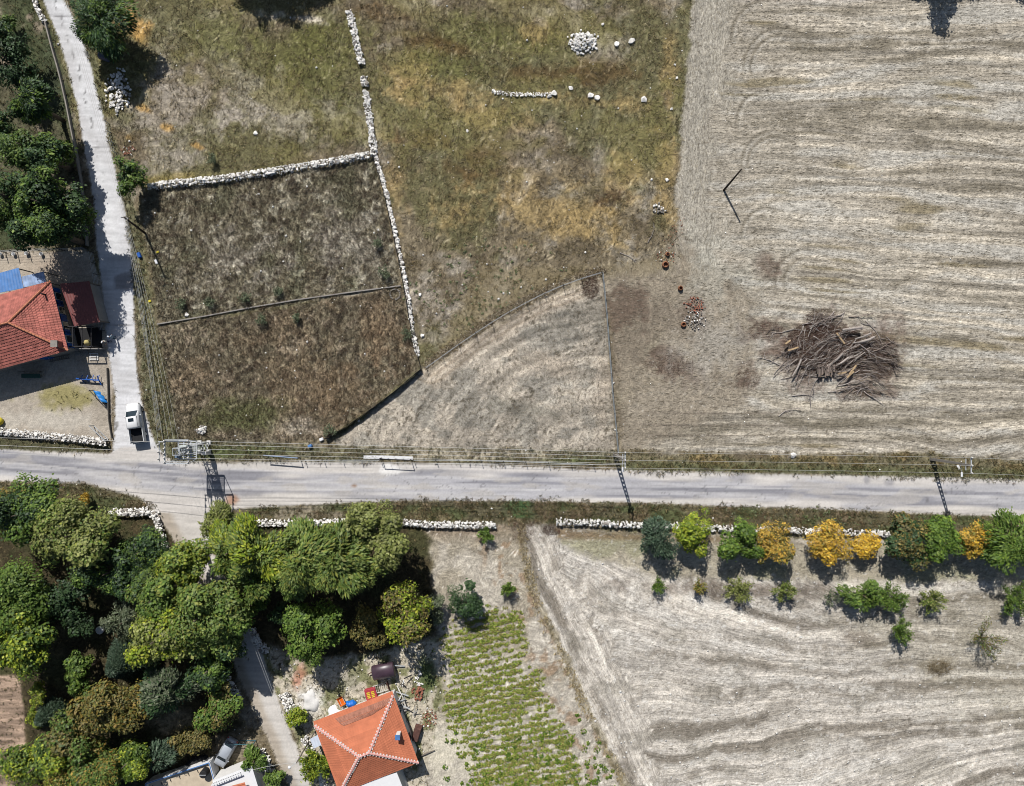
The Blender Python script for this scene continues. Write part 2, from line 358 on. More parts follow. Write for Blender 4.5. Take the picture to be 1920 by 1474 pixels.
for x, y, rx, ry, r in ((1255, 680, 58, 22, .5), (1405, 705, 32, 22, -.4), (1440, 620, 38, 18, 0), (1300, 590, 24, 30, 0), (1440, 500, 24, 18, .5), (1180, 580, 40, 60, 0)):
    lay(C3(98, 76, 62), np.maximum(wR, wS) * blob(x, y, rx, ry, r, .7) * .62)
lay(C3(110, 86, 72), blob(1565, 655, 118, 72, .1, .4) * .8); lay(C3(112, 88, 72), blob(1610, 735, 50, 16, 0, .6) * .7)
lay(C3(178, 172, 160), wR * blob(1330, 650, 60, 60, 0, .6) * .5); lay(C3(180, 176, 158), blob(1340, 510, 70, 60, 0, .6) * wS * .5)
for yy, x0, x1 in ((772, 1190, 1500), (795, 1180, 1520), (815, 1200, 1480)):
    lay(C3(112, 100, 86), wS * np.exp(-((Q - yy - .012 * (P - x0) + 5 * (nB - .5)) / 1.8) ** 2) * sstep(P, x0, x0 + 40) * sstep(P, x1, x1 - 60) * .6)
tone(.80 + .24 * hair + .18 * nE, np.maximum(wR, wS))
lay(C3(66, 56, 42), wS * sstep(vn(P / 5, Q / 2.6, 61), .84, .97) * .5); lay(C3(222, 216, 202), wS * sstep(vn(P / 6, Q / 2.6, 62), .86, .97) * .45)
wS2 = np.maximum(wR, wS)
Z = Z * (1 - .6 * wS2) + wS * .07 * (ln - .5) + wS2 * .05 * (nD - .5)
region('stubble_field', wS2)
lay(C3(152, 136, 100), m([(900, 500), (1128, 500), (1270, 470), (1260, 510), (1120, 520), (960, 590), (800, 690)], 10, 12) * .6)
# ---- verge north of the road, verge south of the road
vN = [(1160, 846), (1300, 852), (1500, 858), (1740, 848), (1830, 858), (2010, 866), (2010, 906), (1500, 890), (1160, 884)]
wVN = m(vN, 5, 8); lay(C3(112, 104, 78), wVN)
lay(C3(150, 126, 80), wVN * sstep(nC, .52, .7) * .7); lay(C3(84, 90, 58), wVN * sstep(Q - .018 * (P - 1165), 858, 872) * .6)
vN2 = [(270, 690), (330, 820), (600, 836), (1160, 846), (1160, 872), (560, 862), (330, 866), (290, 840)]
wV2 = m(vN2, 5, 6); lay(C3(108, 104, 82), wV2 * .85); lay(C3(82, 92, 52), wV2 * blob(430, 848, 120, 16) * .8); lay(C3(90, 98, 58), wV2 * blob(1090, 864, 70, 10) * .8)
lay(C3(176, 164, 142), wV2 * blob(900, 852, 180, 10, 0, .5) * .7)
lstrip = [(205, 230), (240, 330), (262, 420), (285, 560), (320, 740), (336, 830), (290, 840), (268, 740), (254, 560), (235, 400), (190, 200), (150, 60), (140, -20), (158, -20)]
wL = m(lstrip, 4, 5); lay(C3(100, 100, 72), wL * .8); lay(C3(166, 156, 130), wL * sstep(nC, .6, .75) * .5)
vS = [(-80, 905), (150, 905), (255, 930), (300, 955), (210, 962), (-80, 975), ]
vS2 = [(455, 952), (600, 945), (760, 938), (960, 938), (1200, 944), (1500, 953), (2010, 974), (2010, 1010), (1670, 1002), (1200, 992), (1040, 980), (930, 985), (460, 990)]
wVS = np.maximum(m(vS, 4, 7), m(vS2, 5, 8))
lay(C3(92, 86, 64), wVS); lay(C3(78, 88, 52), wVS * sstep(vn(P / 70, Q / 14, 71) , .45, .7) * .7); lay(C3(132, 112, 88), wVS * sstep(nC, .54, .7) * .6)
lay(C3(62, 104, 52), blob(972, 950, 26, 26, 0, .5) * .6); lay(C3(150, 138, 120), wVS * blob(560, 965, 90, 16, 0, .7) * .7)
wv_ = np.clip(wVN + wV2 + wL + wVS, 0, 1)
tone(.80 + .42 * hair + .28 * nF, wv_); Z += wv_ * (.16 * (nC - .5) + .12 * (hair - .5))
region('road_verge', np.maximum.reduce([wVN, wV2, wL, wVS]))
# ---- south field (ploughed pale soil)
fld = [(972, 985), (1045, 986), (1200, 1000), (1670, 1010), (2010, 1030), (2010, 1560), (1210, 1560), (1170, 1474), (1110, 1360), (1060, 1240), (1010, 1140), (985, 1060)]
wF = m(fld, 5, 7)
lay(C3(214, 203, 186), wF)
dl = ((P - 985) * .912 - (Q - 1060) * .41); dt = (Q - 1090) - .02 * (P - 1200)
dl2 = dl + 60 * (nA - .5) + 26 * (nB - .5); dt2 = dt + 70 * (nA - .5) + 26 * (nB - .5) - .18 * np.clip(Q - 1250, 0, 300) * (P - 1500) / 400
swath = sstep(dl + 90 * (nB - .5) + 60 * (nC - .5) + 30 * (nD - .5), 96, 60)
dt3 = dt + .26 * np.clip(P - 1380, -100, 700) * sstep(Q, 1230, 1440) + 60 * (nA - .5) + 10 * (nB - .5); ex = np.clip(520 - dl, 0, 900) * .30
vFan = np.where(dt3 > 0, np.sqrt(ex ** 2 + np.clip(dt3, 0, None) ** 2), ex + .6 * dt3); hard = swath > .5
vF = np.where(hard, dl + 12 * (nB - .5), vFan); uF = np.where(hard, Q, np.arctan2(np.clip(dt3, 1, None), ex + 40) * 160 + P * .5)
lf = vn(uF / 150, vF / 4.4, 81) * .45 + vn(uF / 220, vF / 11, 82) * .4 + vn(uF / 70, vF / 2.6, 83) * .25
tone(.68 + .52 * lf, wF)
lay(C3(122, 111, 95), wF * sstep(.6 * vn(uF / 260, vF / 22, 84) + .4 * (.5 + .5 * np.sin(vF / 52 * 6.283 + 5 * (nA - .5))) + .5 * (nC - .5), .42, .74) * .72)
lay(C3(150, 142, 126), wF * sstep(fbm(P / 60, Q / 30, 85), .56, .7) * .5); lay(C3(226, 218, 204), wF * sstep(vn(uF / 140, vF / 20, 86) + .8 * (nC - .5), .52, .90) * .7)
orch = [(1040, 990), (1200, 1003), (1920, 1030), (1990, 1034), (1990, 1090), (1500, 1086), (1240, 1082), (1120, 1050), (1040, 1010)]
wO = m(orch, 8, 10); lay(C3(176, 164, 136), wO * .85); lay(C3(152, 152, 108), wO * sstep(nB, .5, .66) * .5); lay(C3(132, 104, 70), wO * sstep(Q - .02 * (P - 1040), 1016, 1004) * .7)
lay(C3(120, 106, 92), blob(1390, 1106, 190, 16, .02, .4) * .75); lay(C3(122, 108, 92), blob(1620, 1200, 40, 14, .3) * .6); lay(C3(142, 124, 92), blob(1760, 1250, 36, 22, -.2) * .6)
lay(C3(150, 140, 108), wF * m([(1560, 1150), (1990, 1080), (1990, 1400), (1760, 1300)], 60, 40) * .28)
lay(C3(168, 132, 96), blob(962, 1035, 28, 46, 0, .4) * .75)
tone(.82 + .22 * hair + .18 * nE, wF); lay(C3(96, 86, 70), wF * sstep(vn(P / 4, Q / 3, 87), .84, .97) * .5); lay(C3(238, 234, 226), wF * sstep(vn(P / 4.5, Q / 4, 88), .82, .96) * .55)
Z = Z * (1 - .7 * wF) + wF * (.08 * (lf - .5) + .06 * (nD - .5))
region('ploughed_field', wF)
bst = sstep(ldist([(975, 985), (985, 1060), (1010, 1140), (1062, 1245), (1112, 1362), (1175, 1480)]) + 14 * (nC - .5), 14, 6)
lay(C3(158, 144, 108), bst * .6); lay(C3(94, 84, 58), bst * sstep(nD, .55, .7) * .6)
# ---- kitchen garden and bare soil west of the field
gar = [(800, 985), (965, 985), (985, 1060), (1010, 1140), (1062, 1245), (1112, 1362), (1165, 1474), (1200, 1560), (780, 1560), (800, 1420), (826, 1320), (822, 1200), (800, 1130), (760, 1060)]
wG = m(gar, 5, 7)
lay(C3(196, 186, 168), wG); lay(C3(130, 108, 84), wG * sstep(Q + 20 * (nC - .5), 1030, 985) * .85)
lay(C3(160, 148, 124), wG * sstep(nB, .5, .66) * .6); lay(C3(158, 124, 92), wG * sstep(fbm(P / 14, Q / 14, 91), .55, .70) * .6 * sstep(P - .42 * (Q - 1000), 860, 910))
veg = [(838, 1190), (905, 1140), (962, 1160), (985, 1240), (1040, 1330), (1090, 1440), (1100, 1500), (900, 1500), (856, 1400), (846, 1330), (836, 1260)]
wVeg = m(veg, 16, 26, nB)
rowG = (Q + .22 * (P - 900)); lay(C3(150, 152, 98), wVeg * sstep((.5 + .5 * np.sin(rowG / 13.5 * 6.283 + 3 * (nB - .5))) * .62 + .38 * vn(P / 14, rowG / 5, 93) + .7 * (nC - .5), .36, .62) * .75)
lay(C3(228, 220, 208), wG * sstep(hair, .74, .92) * .7); tone(.72 + .34 * hair + .2 * nF, wG)
lay(C3(150, 138, 112), blob(818, 1290, 16, 50, 0) * .8); lay(C3(226, 216, 190), blob(825, 1400, 50, 60, 0, .5) * .8)
Z = Z * (1 - .5 * wG) + wG * (.07 * (hair - .5) + .06 * (nD - .5))
region('garden_soil', wG)
# ---- yard of the orange-roofed house, and the wood's floor
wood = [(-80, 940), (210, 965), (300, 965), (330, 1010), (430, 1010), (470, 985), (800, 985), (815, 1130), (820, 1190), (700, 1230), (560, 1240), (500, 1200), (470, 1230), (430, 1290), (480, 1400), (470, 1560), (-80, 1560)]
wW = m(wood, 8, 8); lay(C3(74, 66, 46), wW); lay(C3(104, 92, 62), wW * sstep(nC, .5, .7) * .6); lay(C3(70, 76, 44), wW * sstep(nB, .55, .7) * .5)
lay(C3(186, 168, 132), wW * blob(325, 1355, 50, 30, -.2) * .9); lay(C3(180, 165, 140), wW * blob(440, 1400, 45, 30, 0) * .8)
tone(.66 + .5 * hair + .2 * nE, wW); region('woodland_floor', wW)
yd = [(480, 1200), (560, 1235), (700, 1225), (825, 1190), (830, 1310), (800, 1420), (790, 1560), (600, 1560), (560, 1400), (510, 1290)]
wY = m(yd, 6, 7); lay(C3(208, 196, 172), wY); lay(C3(112, 116, 66), wY * sstep(fbm(P / 20, Q / 20, 95), .48, .62) * .75)
lay(C3(232, 228, 222), blob(582, 1315, 24, 26, 0, .5) * .9); lay(C3(206, 138, 110), blob(562, 1268, 12, 22, .2) * .8); lay(C3(176, 168, 150), blob(655, 1280, 22, 26) * .8); lay(C3(80, 98, 52), blob(800, 1270, 18, 42) * .85)
lay(C3(78, 68, 52), wY * sstep(vn(P / 4, Q / 4, 96), .80, .92) * .7); tone(.78 + .28 * hair + .16 * nF, wY); region('house_yard', wY)
wst = m([(-80, 1268), (36, 1266), (46, 1330), (48, 1400), (30, 1474), (20, 1560), (-80, 1560)], 3, 3)
lay(C3(178, 150, 126), wst); tone(.70 + .56 * vn(P / 50, (Q + 6 * (nC - .5)) / 4.5, 97), wst); Z += wst * .05 * (vn(P / 50, Q / 4.5, 97) - .5); region('strip_field', wst)
# ---- left: grove floor and the yard of the tiled house
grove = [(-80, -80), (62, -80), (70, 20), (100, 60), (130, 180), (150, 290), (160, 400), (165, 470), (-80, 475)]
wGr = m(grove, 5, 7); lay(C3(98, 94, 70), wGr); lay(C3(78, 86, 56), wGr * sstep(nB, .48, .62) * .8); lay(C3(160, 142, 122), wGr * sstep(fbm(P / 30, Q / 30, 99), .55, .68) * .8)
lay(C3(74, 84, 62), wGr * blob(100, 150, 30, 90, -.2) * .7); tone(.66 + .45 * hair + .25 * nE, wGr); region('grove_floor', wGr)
yl = [(-80, 472), (165, 470), (196, 540), (206, 640), (212, 720), (208, 790), (212, 828), (100, 826), (-80, 806)]
wYL = m(yl, 3, 3); lay(C3(186, 172, 152), wYL); lay(C3(166, 152, 132), wYL * sstep(nB, .5, .66) * .6); lay(C3(204, 194, 176), wYL * blob(100, 790, 110, 18, 0, .6) * .7)
lay(C3(160, 148, 84), blob(122, 745, 58, 20, .05, .5) * .9); lay(C3(196, 178, 152), wYL * blob(40, 495, 70, 26) * .8); lay(C3(172, 150, 128), wYL * blob(110, 500, 70, 26) * .6)
tone(.86 + .16 * hair + .14 * nE, wYL); Z = Z * (1 - .8 * wYL); region('house_yard', wYL)
lay(C3(92, 92, 64), m([(-80, 818), (100, 830), (206, 834), (212, 850), (60, 850), (-80, 842)], 3, 4) * .9)
# ---- lanes and the road
lane = [(81, 0), (95, 35), (110, 72), (128, 130), (143, 190), (152, 240), (160, 290), (168, 335), (175, 370), (180, 450), (192, 540), (200, 630), (209, 700), (216, 745), (214, 800), (212, 846), (200, 870), (330, 880), (312, 856), (290, 832), (270, 770), (262, 740), (255, 680), (252, 600), (250, 550), (247, 480), (238, 420), (228, 370), (213, 305), (203, 265), (193, 215), (182, 170), (170, 125), (157, 75), (140, 38), (119, 0), (90, -80), (52, -80)]
wLn = sstep(sdf(lane) + 3.0 * (nD - .5) + 2.5 * (nE - .5), -1.6, 1.6)
lay(C3(222, 221, 222), wLn); axis = ldist([(102, 0), (145, 120), (180, 270), (200, 360), (225, 520)])
lay(C3(228, 228, 228), wLn * sstep(axis, 8, 3) * .8); lay(C3(120, 118, 118), wLn * np.exp(-((axis - 2) / 1.7) ** 2) * (vn(P / 6, Q / 6, 101) > .5) * sstep(Q, 420, 200) * .85)
lay(C3(168, 162, 160), wLn * m([(210, 512), (250, 510), (250, 545), (214, 546)], 3, 6) * .9); lay(C3(190, 186, 184), wLn * sstep(nB, .52, .68) * .4)
for yy in (33, 275, 608): lay(C3(120, 118, 118), wLn * np.exp(-((Q - yy - .04 * (P - 180) + 3 * (nC - .5)) / 1.0) ** 2) * .7)
lay(C3(120, 116, 110), wLn * m([(200, 770), (222, 765), (226, 830), (205, 830)], 3, 4) * sstep(nD, .55, .66) * .7)
lane2 = [(270, 940), (325, 1010), (352, 1060), (392, 1130), (428, 1200), (446, 1265), (478, 1330), (512, 1410), (545, 1480), (580, 1560), (640, 1560), (586, 1480), (560, 1410), (536, 1350), (506, 1270), (484, 1205), (440, 1120), (404, 1050), (402, 1000), (440, 950)]
wL2 = sstep(sdf(lane2) + 4 * (nC - .5) + 3 * (nE - .5), -2, 2)
lay(C3(214, 206, 196), wL2); lay(C3(180, 162, 138), wL2 * sstep(ldist([(296, 950), (325, 1010), (392, 1130), (428, 1200), (446, 1265), (478, 1330), (545, 1480)]) + 8 * (nC - .5), 24, 8) * .7)
road = [(-80, 838), (0, 842), (120, 848), (205, 850), (225, 838), (290, 838), (320, 864), (420, 868), (560, 866), (720, 868), (900, 870), (1100, 880), (1400, 887), (1700, 894), (2010, 902), (2010, 974), (1800, 966), (1500, 953), (1200, 943), (960, 938), (760, 938), (600, 946), (455, 954), (400, 962), (300, 962), (262, 934), (160, 906), (0, 902), (-80, 900)]
wRd = sstep(sdf(road) + 4 * (nC - .5) + 3 * (nE - .5), -2.5, 2.5)
lay(C3(216, 208, 199), wRd)
cl = [(-80, 868), (0, 872), (200, 888), (420, 906), (700, 910), (960, 912), (1300, 918), (1600, 924), (2010, 938)]
xs = np.array([c[0] for c in cl]); ys = np.array([c[1] for c in cl]); off = Q - np.interp(P, xs, ys).astype(np.float32)
asph = wRd * sstep(np.abs(off - 2) + 22 * (vn(P / 90, Q / 14, 103) - .5), 27, 14)
lay(C3(186, 184, 188), asph * .9)
lay(C3(142, 141, 149), asph * sstep(vn(P / 240, off / 7, 104) + .25 * (nB - .5), .46, .72) * .85); lay(C3(210, 206, 204), asph * sstep(vn(P / 200, off / 5, 105), .62, .82) * .75)
for x, y, rx, ry in ((1385, 895, 26, 9), (790, 886, 12, 6), (1668, 905, 9, 8), (1625, 900, 6, 8), (450, 925, 50, 10), (1068, 918, 12, 6)): lay(C3(148, 146, 152), wRd * blob(x, y, rx, ry, 0, .3) * .6)
lay(C3(150, 112, 84), wRd * blob(664, 911, 8, 4, 0, .3) * .8); lay(C3(240, 236, 230), wRd * m([(708, 880), (716, 868), (760, 878), (745, 890), (716, 892)], 2, 3) * .9)
lay(C3(188, 128, 92), blob(437, 938, 13, 10, 0, .4) * .75)
ck = np.abs(fbm(P / 26, Q / 18, 107, 3) - .5); lay(C3(110, 108, 112), asph * sstep(ck, .012, .003) * (nB > .5) * .5)
lay(C3(196, 188, 178), asph * sstep(fbm(P / 50, Q / 12, 108), .56, .68) * .6)
tone(.90 + .13 * vn(P / 40, off / 3, 106) + .06 * nE, np.maximum.reduce([wRd, wLn, wL2]))
wr = np.maximum.reduce([wRd, wLn, wL2]); Z = Z * (1 - wr) + wr * (-.02)
region('lane', wLn); region('lane', wL2); region('road', wRd)
# row coordinates for the grain
hs = hsel > .5; ROW = np.stack([np.where(hs, wu, wu * .28), np.where(hs, wv * .28, wv), np.full(P.shape, 14 * .34, np.float32)], -1) / 14
def rows(w, u, v, c):
    k = w > .5; ROW[k] = np.stack([u, v, np.full(P.shape, c * 14, np.float32)], -1)[k] / 14
rows(np.clip(wA + wB, 0, 1), P * .8, Q, .42); rows(wT, np.where(hs, wu, wu * .3), np.where(hs, wv * .3, wv), .30)
rows(wS, np.where(headl > .5, Q * .3, P * .09), np.where(headl > .5, P + .1 * Q, v_h), .42); rows(wR, np.where(hs, wu, wu * .3), np.where(hs, wv * .3, wv), .28)
rows(wF * (1 - wO), uF * .10, vF, .36); rows(wO, P * .2, wv, .26); rows(wst, P * .1, Q, .3); rows(wYL, P, Q, .14); rows(wY, P, Q, .24)
# ---- build the surface, one object per use, one shared height field
_l = (DISP @ np.array([.3, .55, .15], dtype=np.float32))[..., None]; _k = (.74 + .10 * np.clip(1 - np.maximum.reduce([wA, wB, wT, wS2, wF, wr, wYL]), 0, 1))[..., None]; DISP = _l + (DISP - _l) * _k
ALB = lin(np.clip(DISP, 8, 250)).astype(np.float32)
GM = mat_ground('ground_soil_and_grass', 5.0, 0.7, 0.06)
RM = mat_attr('worn_road_surface', rough=0.9, var=0.07, scale=4.0, bump=0.1, spec=0.12, dist=0.02)
idx = np.arange(NX * NY).reshape(NY, NX); cell = REG[:-1, :-1]
quads = np.stack([idx[:-1, :-1], idx[:-1, 1:], idx[1:, 1:], idx[1:, :-1]], -1)
VXYZ = np.stack([XX, YY, Z], -1).reshape(-1, 3); ALBf = ALB.reshape(-1, 3)
LBL = {'pasture': 'rough olive and straw coloured pasture crossed by dry stone walls', 'stubble_field': 'large pale stubble field with tractor lines, holding the brush pile',
       'fenced_plot': 'sandy grey triangular plot fenced beside the road', 'ploughed_field': 'whitish ploughed field with curved furrows south of the orchard row', 'garden_soil': 'pale garden soil between the orange roofed house and ploughed field',
       'woodland_floor': 'dark leaf covered floor below the dense trees', 'strip_field': 'narrow tan field with fine rows beside the dense trees', 'grove_floor': 'green and brown floor of the grove beside the concrete lane', 'road': 'dusty grey asphalt road crossing the whole view'}
seen = {}
for i, nm in enumerate(names):
    sel = quads[cell == i]
    if len(sel) == 0: continue
    used, inv = np.unique(sel.ravel(), return_inverse=True)
    me = np_mesh(nm, VXYZ[used], inv.reshape(-1, 4), ALBf[used], smooth=True)
    ra = me.attributes.new('Row', 'FLOAT_VECTOR', 'POINT'); ra.data.foreach_set('vector', np.ascontiguousarray(ROW.reshape(-1, 3)[used], dtype=np.float32).ravel())
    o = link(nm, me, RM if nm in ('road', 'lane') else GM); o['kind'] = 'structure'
    j = seen.get(nm, 0); seen[nm] = j + 1
    if nm in LBL: o['label'] = LBL[nm]
    elif nm == 'weedy_plot': o['label'] = ('dark weedy plot next below the white stone wall', 'rusty brown weedy plot with a stone well ring')[j]
    elif nm == 'lane': o['label'] = ('pale concrete lane running up past the tiled house', 'shaded dirt lane winding between trees and the orange roofed house')[j]
    elif nm == 'house_yard': o['label'] = ('littered sandy yard around the orange roofed house', 'sandy yard around the red tiled house')[j]
    elif nm == 'road_verge': o['label'] = 'weedy green and brown verges along road and lane'
# beyond the picture the same land goes on
B = 900.0; e = (gx[0], gx[-1], gy[0], gy[-1])
xs_ = [-B, e[0], e[1], B]; ys_ = [-B, e[2], e[3], B]
vv = [(x, y, -.03) for y in ys_ for x in xs_]; ff = [(r * 4 + c, r * 4 + c + 1, r * 4 + c + 5, r * 4 + c + 4) for r in range(3) for c in range(3) if not (r == 1 and c == 1)]
GRM = mat_plain('far_ground', alb(150, 138, 112), 0.95, 0.45, 0.35, spec=0.05, bump=0.6)
GRM.node_tree.nodes['Noise Texture'].inputs['Detail'].default_value = 12.0; GRM.node_tree.nodes['Noise Texture'].inputs['Roughness'].default_value = 0.72
o = link('ground', np_mesh('ground', np.array(vv), np.array(ff)), GRM); o['kind'] = 'structure'; o['label'] = 'dry farmland stretching away around the village edge'
for x0_, x1_, ya, yb, yc, yd in ((-B, gx[0] - .001, (837.5, 900), 0, 0, 0), (gx[-1] + .001, B, (903, 976), 0, 0, 0)):
    yt, yl_ = (737 - ya[0]) / PXM, (737 - ya[1]) / PXM; V_ = np.array([(x0_, yl_, -.026), (x1_, yl_, -.026), (x1_, yt, -.026), (x0_, yt, -.026)]); o = link('road', np_mesh('road', V_, np.array([[0, 1, 2, 3]]), np.tile(lin((196, 190, 184)), (4, 1))), RM); o['kind'] = 'structure'; o['label'] = 'dusty grey road running on beyond the view ' + ('westward' if x0_ < 0 else 'eastward')
def gz(x, y):
    i = np.clip(((np.asarray(y) - gy[0]) / STEP).astype(int), 0, NY - 1); j = np.clip(((np.asarray(x) - gx[0]) / STEP).astype(int), 0, NX - 1)
    return Z[i, j]
# ------------------------------------------------------------------ stones and dry stone walls
rng = np.random.default_rng(11)
STONE = mat_plain('pale_limestone', alb(242, 238, 231), 0.85, 0.18, 2.5, bump=0.3, rnd=0.22, spec=0.15)
STONE_G = mat_plain('grey_limestone', alb(150, 144, 136), 0.9, 0.2, 2.5, bump=0.3, rnd=0.2, spec=0.15)
RED = mat_plain('broken_brick', alb(156, 100, 80), 0.9, 0.25, 4, rnd=0.3)
TERRA = mat_plain('fired_clay', alb(158, 108, 78), 0.8, 0.2, 4, rnd=0.15)
def stone_mesh(seed, flat=.7):
    r = random.Random(seed); bm = bmesh.new()
    for i in range(16):
        v = Vector((r.gauss(0, 1), r.gauss(0, 1), r.gauss(0, 1))).normalized() * r.uniform(.42, .54); bm.verts.new((v.x, v.y, v.z * flat))
    res = bmesh.ops.convex_hull(bm, input=bm.verts); bmesh.ops.delete(bm, geom=[g for g in res['geom_interior'] if isinstance(g, bmesh.types.BMVert)], context='VERTS')
    bmesh.ops.recalc_face_normals(bm, faces=bm.faces); me = bpy.data.meshes.new('stone'); bm.to_mesh(me); bm.free(); return me
def meshset(mat, n=9, flat=.7, base=0):
    out = []
    for i in range(n):
        me = stone_mesh(base + i, flat); me.materials.append(mat); out.append(me)
    return out
ST = meshset(STONE, 10, .72); STG = meshset(STONE_G, 6, .72, 40); STR = meshset(RED, 5, .5, 60)
def stone_at(parent, x, y, z, s, meshes, name='stone', flat=1.0):
    o = link(name, random.choice(meshes), None, parent, (x, y, z), (random.uniform(-.3, .3), random.uniform(-.3, .3), random.uniform(0, 6.28)), (s * random.uniform(.85, 1.35), s * random.uniform(.75, 1.1), s * flat * random.uniform(.7, 1.05)))
    return o
def joined_stones(name, pts, mat, parent=None):
    """many small stones as one mesh; pts rows: x, y, z, size"""
    base = [np.array([v.co[:] for v in me.vertices]) for me in ST]; tri = []
    for me in ST:
        me.calc_loop_triangles(); tri.append(np.array([t.vertices[:] for t in me.loop_triangles]))
    V = []; F = []; b = 0
    for x, y, z, s in pts:
        k = random.randrange(len(base)); a = random.uniform(0, 6.28); c, sn = math.cos(a), math.sin(a)
        v = base[k] * np.array([s * random.uniform(.8, 1.3), s, s * random.uniform(.7, 1)])
        v = np.stack([v[:, 0] * c - v[:, 1] * sn + x, v[:, 0] * sn + v[:, 1] * c + y, v[:, 2] + z], 1); V.append(v); F.append(tri[k] + b); b += len(v)
    return link(name, np_mesh(name, np.concatenate(V), np.concatenate(F)), mat, parent)
def path_pts(path):
    P_ = [Vector((*G2(*p), 0)) for p in path]; L = [0]
    for a, b in zip(P_[:-1], P_[1:]): L.append(L[-1] + (b - a).length)
    return P_, L
def along(P_, L, t):
    for i in range(len(L) - 1):
        if t <= L[i + 1] or i == len(L) - 2:
            k = (t - L[i]) / max(L[i + 1] - L[i], 1e-6); d = (P_[i + 1] - P_[i]).normalized(); return P_[i].lerp(P_[i + 1], k), Vector((-d.y, d.x, 0))
def stone_wall(path, width, height, label, n_top, size=.5, meshes=ST, fill=STONE, gaps=(), name='stone_wall', spread=1.0):
    P_, L = path_pts(path); root = tag(thing(name, label, 'wall', P_[0]), kind='thing'); off = P_[0]
    def skip(t): return any(a < t / L[-1] < b for a, b in gaps)
    pts = []
    for i in range(int(L[-1] * width * 26)):
        t = random.uniform(0, L[-1]); 
        if skip(t): continue
        p, n = along(P_, L, t); q = random.uniform(-1, 1) * spread; p = p + n * q * width * .62 - off
        pts.append((p.x, p.y, max(.02, height * .98 * (1 - .6 * q * q) * random.uniform(.5, 1)), size * random.uniform(.35, .75)))
    f = joined_stones('rubble_fill', pts, fill, root); f['kind'] = 'stuff'
    size *= .82; n_top = min(300, int(n_top * 1.45)); rows = max(1, round(width / (size * .8))); nper = max(1, n_top // rows)
    for r in range(rows):
        for i in range(nper):
            t = (i + random.uniform(.15, .85)) / nper * L[-1]
            if skip(t): continue
            p, n = along(P_, L, t); q = ((r + .5) / rows * 2 - 1 + random.uniform(-.18, .18)); p = p + n * q * width * .5 - off
            stone_at(root, p.x, p.y, height * (1 - .45 * q * q) - size * .12 + random.uniform(-.05, .05), size * random.choice((.55, .75, .9, 1.0, 1.15, 1.5)) * random.uniform(.9, 1.1), STG if random.random() < .22 else meshes)
    return root
stone_wall([(280, 352), (330, 345), (430, 335), (560, 315), (660, 298), (700, 290)], .85, .65, 'broad white dry stone wall between upper meadow and dark weedy plot', 250, .42)
stone_wall([(655, 22), (664, 60), (676, 110), (684, 150), (690, 200), (697, 250), (702, 292)], .85, .5, 'crumbling white stone wall running up through the pasture', 170, .40, gaps=((.38, .46), (.53, .56)))
stone_wall([(703, 292), (716, 330), (728, 375), (740, 430), (755, 500), (766, 560), (774, 620), (784, 668)], .45, .35, 'single line of white stones along the dark mesh fence', 150, .40)
stone_wall([(465, 980), (560, 980), (650, 978), (730, 978), (800, 982), (870, 984), (930, 984)], .78, .75, 'white stone wall behind the tall poplars south of road', 250, .42)
stone_wall([(1042, 978), (1100, 979), (1196, 984), (1300, 988), (1400, 992), (1500, 994), (1600, 998), (1665, 1001)], .72, .75, 'long white stone wall behind the orchard row', 290, .42)
stone_wall([(1912, 1000), (1960, 1003)], .8, .9, 'stub of white stone wall at the far end of orchard row', 22, .42)
stone_wall([(-20, 806), (40, 812), (100, 818), (160, 824), (205, 830)], .9, .8, 'white stone wall between sandy yard and road', 120, .40)
stone_wall([(212, 960), (250, 960), (284, 958), (296, 968)], .95, .9, 'white plastered stone wall at the mouth of the dirt lane', 55, .42)
stone_wall([(296, 968), (304, 1000), (314, 1030), (322, 1046)], .8, .8, 'grey and white stone wall turning down beside the dirt lane', 48, .42)
stone_wall([(62, -10), (74, 20), (86, 42)], .6, .5, 'short white stone wall at the top of the grove', 32, .40)
stone_wall([(920, 172), (960, 178), (1000, 178), (1036, 178)], .5, .2, 'low thin row of white stones in the pasture', 46, .30, name='stone_row')
stone_wall([(533, 1298), (548, 1330), (560, 1358)], 1.3, .6, 'grey white rubble wall beside the dirt lane below shrub', 60, .45)
stone_wall([(570, 1380), (588, 1412), (604, 1450), (612, 1490)], .8, .6, 'white rubble wall along the west side of the orange roofed house', 66, .42)
stone_wall([(424, 1262), (440, 1296), (452, 1312)], .8, .5, 'white rubble edge left of the dirt lane', 34, .42)
stone_wall([(486, 1402), (500, 1430), (516, 1474), (524, 1500)], 1.3, .5, 'white rubble bank beside the white walled house', 80, .42)
stone_wall([(472, 1180), (490, 1212), (505, 1220)], 1.0, .6, 'shaded rubble wall under the poplars beside the lane', 44, .45)
